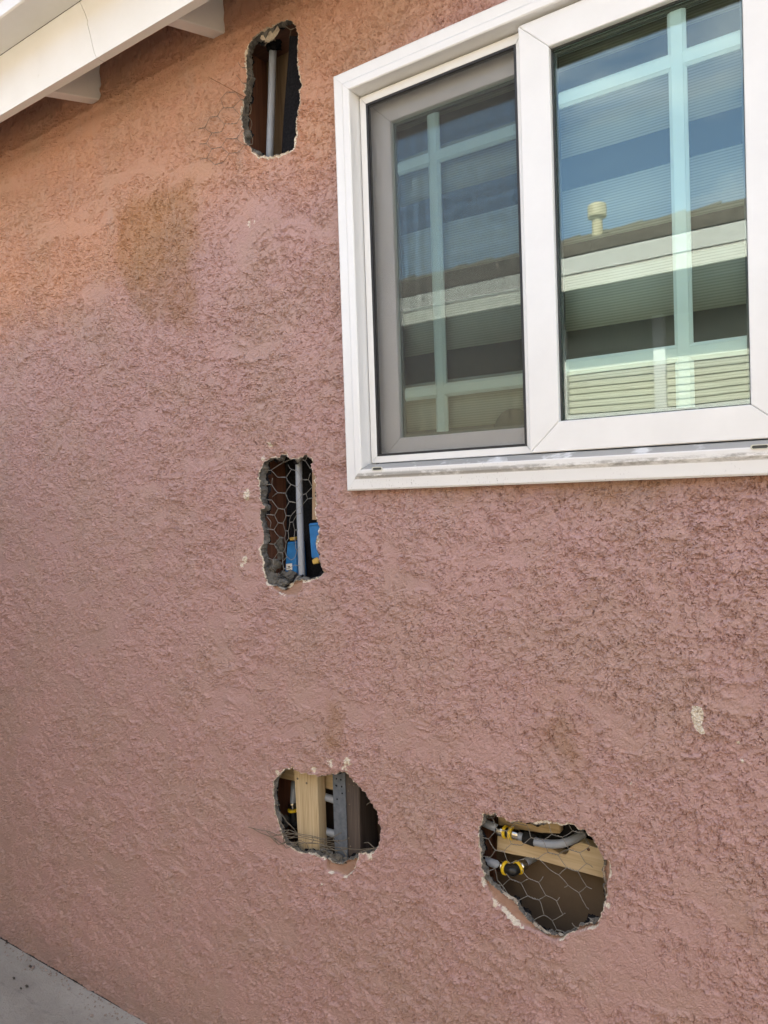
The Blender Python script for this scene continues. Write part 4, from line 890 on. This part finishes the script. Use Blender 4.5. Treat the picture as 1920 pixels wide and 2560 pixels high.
o = tubes('water_pipe', [[at(*Z4(100, 585), 0.048), at(*Z4(400, 690), 0.050)]], 0.0088, M['pex'], None, 16); tag(o, 'lower grey pipe entering the opening under the window from the left', 'pipe', 'plastic water pipes')
h0 = at(*Z4(432, 706), 0.050); h1 = at(*Z4(562, 700), 0.060); hm = at(*Z4(505, 735), 0.046)
fitting('pipe_fitting', h0, h1, 0.0104, 'black elbow with yellow collars on the lower pipe under the window', hm)
o = tubes('water_pipe', [[h1, at(*Z4(610, 660), 0.072), at(*Z4(740, 590), 0.100)]], 0.0086, M['pex'], None, 14); tag(o, 'short grey pipe running back from the lower elbow under the window', 'pipe', 'plastic water pipes')

# ---------------------------------------------------------------- torn wire netting
def netting(name, zf, lines, depth, r, mat, label, jitter=0.0012, twist=True):
    allp = [at(*zf(p[0], p[1]), 0.0) for L in lines for p in L]
    root = thing(name, (float(np.mean([p[0] for p in allp])), 0.0, min(p[2] for p in allp)), label, 'wire netting', 'torn wire netting')
    node = {}
    for L in lines:
        P = []
        for p in L:
            if p not in node:
                y = depth(p[0], p[1]) if callable(depth) else depth
                q_ = at(*zf(p[0], p[1]), y + random.uniform(-1, 1) * jitter); node[p] = q_
            P.append(node[p])
        Q = []
        for a, b in zip(P[:-1], P[1:]):         # every strand is a little bent
            n = max(3, int(math.dist(a, b) / 0.005)); sag = [random.uniform(-1, 1) * 0.0011 for _ in range(3)]
            for i in range(n):
                t_ = i / n; w = 0.0003; arc = math.sin(math.pi * t_)
                Q.append(tuple(a[j] + (b[j] - a[j]) * t_ + sag[j] * arc + (random.uniform(-w, w) if i else 0) for j in range(3)))
        Q.append(P[-1])
        V, Fc = tube_geo(Q, r, 5)
        if twist:       # second strand wound along the short twisted legs
            for p, q_ in zip(L[:-1], L[1:]):
                if abs(p[1] - q_[1]) < 0.42 * abs(p[0] - q_[0]):
                    a, b = node[p], node[q_]; n = 14
                    v, f = tube_geo([(a[0] + (b[0] - a[0]) * i / n, a[1] + (b[1] - a[1]) * i / n + 0.0009 * math.cos(i * 1.6), a[2] + (b[2] - a[2]) * i / n + 0.0009 * math.sin(i * 1.6)) for i in range(n + 1)], r, 4)
                    o_ = len(V); V += v; Fc += [tuple(i + o_ for i in t) for t in f]
        mesh_obj('strand', V, Fc, mat, root, smooth=True)
    return root
N1 = [[(165,1525),(240,1515),(320,1585),(405,1560),(465,1465),(385,1400),(290,1420),(240,1515)],[(160,1370),(230,1365),(290,1420)],[(465,1465),(560,1455),(625,1375),(545,1312),(440,1315),(385,1400)],[(545,1312),(600,1230)],[(150,1205),(215,1200),(270,1090),(345,1080),(420,1160),(545,1155),(600,1070)],[(215,1200),(290,1255),(390,1240),(420,1160)],[(230,1365),(290,1255)],[(345,1080),(410,995),(510,990),(570,1060)],[(510,990),(590,910),(630,910)],[(410,995),(380,900),(440,830),(540,830),(590,910)],[(560,520),(600,575),(640,580)],[(540,650),(610,740)]]
N1b = [[(640,580),(690,590),(705,640),(690,700),(665,735),(610,740)],[(665,740),(690,780),(695,850),(680,895),(650,912),(590,910)],[(650,912),(690,960),(700,1010),(690,1055),(640,1068),(600,1070)],[(640,1068),(690,1110),(705,1170),(690,1225),(640,1225),(600,1230)],[(640,1225),(690,1260),(712,1320),(710,1370),(650,1380),(625,1375)],[(835,300),(855,325),(835,360)],[(855,325),(900,300),(935,280),(950,300)],[(1055,150),(1110,185),(1155,165)],[(1110,185),(1090,270)]]
netting('wire_netting', Z1, N1 + N1b, lambda x, y: -0.0085 - 0.004 * abs(math.sin(x * 0.02 + y * 0.013)) if x < 630 else (-0.004 if x < 660 else 0.004), 0.00062, M['dark_wire'], 'torn wire netting folded out over the stucco left of the slot below the eave')
o = tubes('rusty_wire', [[at(*Z1(250, 672), -0.035), at(*Z1(430, 770), -0.022), at(*Z1(630, 880), -0.004)]], 0.0008, M['rust_wire'], None, 5); tag(o, 'single rusty wire sticking out left of the slot below the eave', 'wire')
N2 = [[(290,480),(390,480),(475,570),(580,570),(645,470),(605,410)],[(390,480),(540,385),(660,335)],[(540,385),(570,320)],[(645,470),(720,490),(780,590),(725,690),(640,660),(580,570)],[(325,660),(400,660),(475,765),(570,770),(640,660)],[(400,660),(410,580)],[(475,765),(405,815)],[(570,770),(620,875),(705,890),(780,790),(725,690)],[(780,790),(830,775),(910,690),(860,600),(790,600)],[(860,600),(885,515)],[(830,775),(850,840),(920,825)],[(850,840),(790,910),(720,965),(640,1055)],[(310,850),(400,855),(480,960),(560,970),(620,875)],[(325,1035),(435,1045),(480,960)],[(560,970),(580,1050),(640,1055),(625,1135),(665,1130),(720,1030),(770,1020)],[(435,1045),(480,1140),(540,1145),(580,1050)],[(540,1145),(570,1240),(605,1245),(625,1135)],[(665,1130),(690,1230),(725,1230)],[(690,1230),(680,1330),(700,1440),(720,1490),(755,1440)],[(335,1220),(425,1230),(500,1325),(560,1330),(570,1240)],[(425,1230),(480,1140)],[(560,1330),(580,1400),(565,1500),(590,1565),(640,1610),(690,1575),(720,1490)],[(605,1245),(610,1340),(580,1400)],[(365,1405),(430,1410),(500,1325)],[(430,1410),(485,1510),(535,1515),(565,1460)],[(535,1515),(535,1620),(550,1720),(500,1800),(480,1770)],[(590,1565),(545,1620)],[(550,1720),(620,1715),(690,1670),(760,1680)],[(345,1580),(415,1605),(485,1510)],[(415,1605),(425,1680)],[(820,360),(880,455),(920,455)],[(820,360),(840,310)],[(780,350),(820,360)],[(330,1050),(390,1130),(380,1200)]]
netting('wire_netting', Z2, N2, lambda x, y: 0.016 + 0.004 * math.sin(x * 0.01 + y * 0.006), 0.00068, M['wire'], 'hexagonal wire netting stretched across the slot beside the window')
N3 = [[(0,820),(130,850),(240,870),(330,910),(430,900),(540,890),(700,915),(830,945),(930,930),(1020,880)],[(60,840),(150,890),(250,930),(290,910),(400,880),(530,900),(690,930),(800,960),(930,965)],[(240,920),(330,1010),(430,985),(540,985),(700,990),(850,1020),(950,1015)],[(290,940),(370,1000),(450,970),(520,1020),(620,990),(760,1000),(860,1030),(1050,1045),(1200,1065),(1380,1050),(1440,1030)],[(340,860),(450,850),(540,890)],[(450,850),(400,900),(380,1000)],[(370,1000),(420,1050),(500,1020),(550,985)],[(540,890),(430,770),(345,650)],[(400,830),(340,740)],[(930,965),(1030,970),(1110,935),(1085,940)],[(1270,990),(1310,985),(1380,1050),(1350,1090)],[(290,415),(330,415)],[(300,575),(350,578)],[(1295,580),(1340,545)],[(860,1030),(960,1080),(1080,1060)],[(1010,1040),(1080,1140)],[(430,945),(540,930),(680,955),(790,975),(940,1000)],[(330,1010),(300,960),(240,900),(200,870)],[(500,1020),(560,960),(640,1000),(670,1070)],[(700,915),(720,960),(690,990)],[(830,945),(860,1030)],[(930,930),(940,970),(1000,1000)],[(380,905),(470,930),(560,905)],[(1180,1110),(1240,1080),(1380,1050)],[(780,1040),(880,1060),(980,1075),(1090,1050)]]
netting('wire_netting', Z3, N3, lambda x, y: -0.016 + 0.018 * min(1, max(0, (x - 150) / 700)), 0.00095, M['dark_wire'], 'crumpled bundle of wire netting across the bottom of the round opening', 0.003, False)
N4 = [[(160,180),(295,185),(340,315),(255,405),(160,375)],[(295,185),(330,160)],[(340,315),(440,320),(540,240)],[(440,320),(490,455),(600,470),(695,390),(655,265),(540,240)],[(695,390),(815,410),(910,355),(880,250)],[(910,355),(1020,385),(1125,320),(1080,245)],[(1125,320),(1240,335),(1305,475),(1200,545),(1085,510),(1020,385)],[(255,405),(325,520),(415,535),(490,455)],[(325,520),(270,595),(180,580)],[(415,535),(465,660),(660,600),(770,605),(870,545),(815,410)],[(870,545),(975,570),(1085,510)],[(770,605),(870,705),(980,775),(1065,700),(975,570)],[(1065,700),(1180,740),(1270,660),(1200,545)],[(1270,660),(1335,700)],[(980,775),(1080,885),(1190,960),(1270,895),(1180,740)],[(1270,895),(1325,920)],[(1080,885),(1040,905)],[(1190,960),(1270,1115),(1295,1135)],[(200,735),(245,740),(285,865),(400,890),(480,820),(440,760)],[(245,740),(320,710)],[(480,820),(590,860),(675,815),(600,720)],[(675,815),(775,855),(820,795)],[(775,855),(850,990),(770,1035),(660,995),(590,860)],[(850,990),(960,1045),(990,1010)],[(960,1045),(1025,1190),(1050,1175)],[(1025,1190),(915,1250),(830,1195),(800,1080),(770,1035)],[(660,995),(545,1055),(435,1020),(400,890)],[(320,710),(345,830),(400,890),(455,975)],[(545,1055),(580,1150),(620,1190)],[(830,1195),(720,1250),(660,1235)],[(915,1250),(960,1345),(1060,1380)],[(960,1345),(905,1395)],[(720,1250),(760,1330)],[(1120,1275),(1160,1320),(1090,1370)],[(1160,1320),(1190,1325)],[(1290,1215),(1370,1285)],[(435,1020),(400,1080)],[(700,1240),(740,1275)]]
netting('wire_netting', Z4, N4, lambda x, y: 0.012 + 0.004 * math.sin(x * 0.008 + y * 0.005), 0.00068, M['wire'], 'hexagonal wire netting stretched across the opening under the window')

# ---------------------------------------------------------------- loose bits on the path
zG = zm(0, 2200, 600 / 1659)
def ground_pt(px, py):
    d = R_ * (px - W_PX / 2) - U_ * (py - H_PX / 2) + F_ * F_PX; s_ = (0.004 - CAM[2]) / d[2]; p = CAM + d * s_; return p
for i, (a, b, r) in enumerate(((212,598,9),(95,678,8),(187,732,10),(143,748,7),(45,435,8),(245,508,9),(860,868,8))):
    p = ground_pt(*zG(a, b)); k = r * 0.0006
    o = rock('debris_bit', (p[0], p[1], 0.004), (k * 1.3, k * 0.7, k * 0.5), M['chip'], 50 + i, n=5)
    tag(o, 'small dark crumb of debris lying on the concrete path', 'debris', 'crumbs on the concrete path')

# ---------------------------------------------------------------- the neighbouring house (seen mirrored in the glass)
nb = thing('neighbour_house', (-1.5, -2.98, 0.0), 'cream house opposite with white fascia and brown shingle roof, mirrored in the window', 'house')
YW = -2.98; YF = -2.60
nwx0, nwx1 = refl(1397, 950, 2.98)[0], refl(1397, 950, 2.98)[0] + 2.3
nsill = refl(1640, 1020, 2.98)[2]; nhead = 2.56
def wallpart(x0, x1, z0, z1): return box('wall', x0, x1, YW - 0.15, YW, z0, z1, M['cream_stucco'], nb)
V, Fc = [], []
for a, b, c, d in ((-9, nwx0, -0.05, 3.0), (nwx1, 7, -0.05, 3.0), (nwx0, nwx1, -0.05, nsill), (nwx0, nwx1, nhead, 3.0)):
    o_ = len(V); V += [(a, YW, c), (b, YW, c), (b, YW, d), (a, YW, d), (a, YW - .15, c), (b, YW - .15, c), (b, YW - .15, d), (a, YW - .15, d)]; Fc += [tuple(i + o_ for i in t_) for t_ in BF]
mesh_obj('wall', V, Fc, M['cream_stucco'], nb)
nw = thing('window', (nwx0, YW, nsill), None, None); nw.parent = nb; nw.location = (nwx0 + 1.5, 0, nsill)
for xx, w in ((nwx0, 0.05), (refl(1635, 950, 2.98)[0], 0.062), (nwx1 - 0.05, 0.05)): box('frame_post', xx, xx + w, YW - 0.06, YW + 0.015, nsill, nhead, M['vinyl'], nw, 0.003)
box('frame_sill', nwx0 - 0.02, nwx1 + 0.02, YW - 0.06, YW + 0.02, nsill - 0.03, nsill - 0.0005, M['vinyl'], nw, 0.003)
for k in range(int((nhead - nsill) / 0.04)):
    z = nsill + 0.01 + k * 0.04
    hexa('blind_slat', [(nwx0 + 0.052, YW - 0.028, z), (nwx1 - 0.052, YW - 0.028, z), (nwx1 - 0.052, YW - 0.028, z + 0.003), (nwx0 + 0.052, YW - 0.028, z + 0.003), (nwx0 + 0.052, YW - 0.036, z + 0.040), (nwx1 - 0.052, YW - 0.036, z + 0.040), (nwx1 - 0.052, YW - 0.036, z + 0.043), (nwx0 + 0.052, YW - 0.036, z + 0.043)], M['slat'], nw)
box('backing', nwx0, nwx1, YW - 0.15, YW - 0.13, nsill, nhead, M['dark_void'], nw)
nfz0 = refl(1406, 727, 2.6)[2]; nfz1 = refl(1406, 690, 2.6)[2]; ngz1 = refl(1406, 656, 2.66)[2]
box('fascia_board', -9.2, 7.2, YF - 0.022, YF, nfz0, nfz1 + 0.05, M['paint'], nb)
gz0 = nfz1
o_ = [(YF + 0.0015, ngz1), (YF + 0.0015, gz0), (YF + 0.006, gz0), (YF + 0.007, gz0 + 0.03), (YF + 0.010, ngz1 - 0.012), (YF + 0.010, ngz1)]
n = len(o_); V = [(-9.2, a, b) for a, b in o_] + [(7.2, a, b) for a, b in o_]
mesh_obj('gutter', V, [(i, (i + 1) % n, n + (i + 1) % n, n + i) for i in range(n)] + [tuple(range(n)), tuple(range(2 * n - 1, n - 1, -1))], M['gutter'], nb)
box('soffit', -9.2, 7.2, YW - 0.14, YF - 0.0225, nfz0 + 0.03, nfz0 + 0.05, M['sheathing'], nb)
RS = 0.365; ry, rz = YF + 0.016, ngz1 + 0.003; RUN = 3.4
roof = hexa('roof', [(-9.3, ry, rz), (7.3, ry, rz), (7.3, ry, rz + 0.02), (-9.3, ry, rz + 0.02), (-9.3, ry - RUN, rz + RUN * RS), (7.3, ry - RUN, rz + RUN * RS), (7.3, ry - RUN, rz + 0.02 + RUN * RS), (-9.3, ry - RUN, rz + 0.02 + RUN * RS)], M['shingle'], nb)
hexa('rear_roof', [(-9.3, ry - 2 * RUN, rz), (7.3, ry - 2 * RUN, rz), (7.3, ry - 2 * RUN, rz + 0.02), (-9.3, ry - 2 * RUN, rz + 0.02), (-9.3, ry - RUN - 0.001, rz + RUN * RS - 0.002), (7.3, ry - RUN - 0.001, rz + RUN * RS - 0.002), (7.3, ry - RUN - 0.001, rz + 0.018 + RUN * RS), (-9.3, ry - RUN - 0.001, rz + 0.018 + RUN * RS)], M['shingle'], nb)
# ridge and course shingles that break the skyline
for k in range(46):
    xx = -9.0 + k * 0.34 + random.uniform(-0.05, 0.05); hh = 0.022 + random.uniform(0.0, 0.02); zz = rz + RUN * RS + 0.012
    hexa('ridge_shingle', [(xx, ry - RUN + 0.14, zz - 0.052), (xx + 0.30, ry - RUN + 0.14, zz - 0.052), (xx + 0.30, ry - RUN + 0.14, zz - 0.03), (xx, ry - RUN + 0.14, zz - 0.044), (xx, ry - RUN - 0.1, zz - 0.02), (xx + 0.30, ry - RUN - 0.1, zz - 0.02), (xx + 0.30, ry - RUN - 0.02, zz + hh + 0.012), (xx, ry - RUN - 0.02, zz + hh * 0.4)], M['shingle'], roof)
for k in range(14):
    d_ = 0.03 + k * 0.24
    hexa('shingle_course', [(-9.3, ry - d_, rz + d_ * RS + 0.0205), (7.3, ry - d_, rz + d_ * RS + 0.0205), (7.3, ry - d_, rz + d_ * RS + 0.034), (-9.3, ry - d_, rz + d_ * RS + 0.034), (-9.3, ry - d_ - 0.23, rz + (d_ + 0.23) * RS + 0.0205), (7.3, ry - d_ - 0.23, rz + (d_ + 0.23) * RS + 0.0205), (7.3, ry - d_ - 0.23, rz + (d_ + 0.23) * RS + 0.0235), (-9.3, ry - d_ - 0.23, rz + (d_ + 0.23) * RS + 0.0235)], M['shingle'], roof)
vd = 4.6
vb = refl(1494, 612, vd); vt = refl(1492, 516, vd)
def lathe(name, c, prof, mat, parent, n=24):
    V = [(c[0] + r * math.cos(2 * math.pi * k / n), c[1] + r * math.sin(2 * math.pi * k / n), z) for r, z in prof for k in range(n)]; m = len(prof)
    Fc = [(i * n + k, i * n + (k + 1) % n, (i + 1) * n + (k + 1) % n, (i + 1) * n + k) for i in range(m - 1) for k in range(n)] + [tuple(range(n - 1, -1, -1)), tuple((m - 1) * n + k for k in range(n))]
    return mesh_obj(name, V, Fc, mat, parent)
H_ = vt[2] - vb[2]; wpx = refl(1520, 560, vd)[0] - refl(1470, 560, vd)[0]; rc = wpx / 2 * 0.95
vp = lathe('vent_pipe', vb, [(rc * 0.9, vb[2] - 0.14), (rc * 0.62, vb[2]), (rc * 0.60, vb[2] + 0.02), (rc * 0.56, vb[2] + H_ * 0.68)], M['vent'], roof)
lathe('vent_cap', vb, [(rc * 0.57, vb[2] + H_ * 0.69), (rc * 0.98, vb[2] + H_ * 0.72), (rc, vb[2] + H_ * 0.74), (rc, vb[2] + H_ * 1.0), (rc * 0.94, vb[2] + H_ * 1.04)], M['vent'], roof)

# ---------------------------------------------------------------- timber beam overhead between the houses (its underside shows mirrored at the top of the panes)
bz = refl(1390, 170, 1.17)[2]
bm_ = thing('overhead_beam', (-1.5, -1.1, 0), 'dark timber beam overhead on posts, mirrored along the top of the window panes', 'beam')
box('beam', -7.0, 4.5, -1.17, -1.02, bz, bz + 0.24, M['dark_wood'], bm_, 0.004)
for xx in (-6.9, 4.3): box('post', xx, xx + 0.1, -1.15, -1.05, 0.0, bz - 0.001, M['dark_wood'], bm_, 0.004)

# ---------------------------------------------------------------- unseen board gate added out of frame to shade the lower left wall
gate = thing('added_shade_gate', (-3.0, -1.5, 0.0), 'unseen board gate added left of the pink wall to shade its lower corner', 'gate')
for k in range(19):
    y0_ = -2.95 + k * 0.1515; hh = 2.0 + random.uniform(-0.01, 0.01)
    box('board', -3.012, -2.993, y0_, y0_ + 0.143, 0.04, hh, M['dark_wood'], gate, 0.002)
for zz in (0.35, 1.5): box('shade_gate_rail', -3.052, -3.0125, -2.95, -0.06, zz, zz + 0.09, M['dark_wood'], gate, 0.003)

# ---------------------------------------------------------------- grit fallen along the foot of the wall
def grit():
    V, Fc = [], []
    for i in range(420):
        x_ = random.uniform(-3.0, -1.0); y_ = -0.006 - abs(random.gauss(0, 0.03)); r_ = random.uniform(0.0012, 0.0042) * (1 if random.random() < 0.9 else 1.8)
        o_ = len(V)
        for dx, dy, dz in ((1, 0, 0.2), (0, 1, 0.3), (-1, 0, 0.1), (0, -1, 0.25), (0.1, 0, 0.9), (0, 0.1, -0.5)):
            V.append((x_ + dx * r_ * random.uniform(0.6, 1.3), y_ + dy * r_ * random.uniform(0.6, 1.3), 0.001 + (dz + 0.4) * r_))
        for a_, b_ in ((0, 1), (1, 2), (2, 3), (3, 0)): Fc += [(o_ + a_, o_ + b_, o_ + 4), (o_ + b_, o_ + a_, o_ + 5)]
    return mesh_obj('wall_grit', V, Fc, M['grit'])
M['grit'] = speck('stucco_grit', (0.22, 0.16, 0.14), (0.42, 0.36, 0.31), 30, 0.95, 0.0)
tag(grit(), 'pale stucco grit fallen along the foot of the pink wall', kind='stuff')
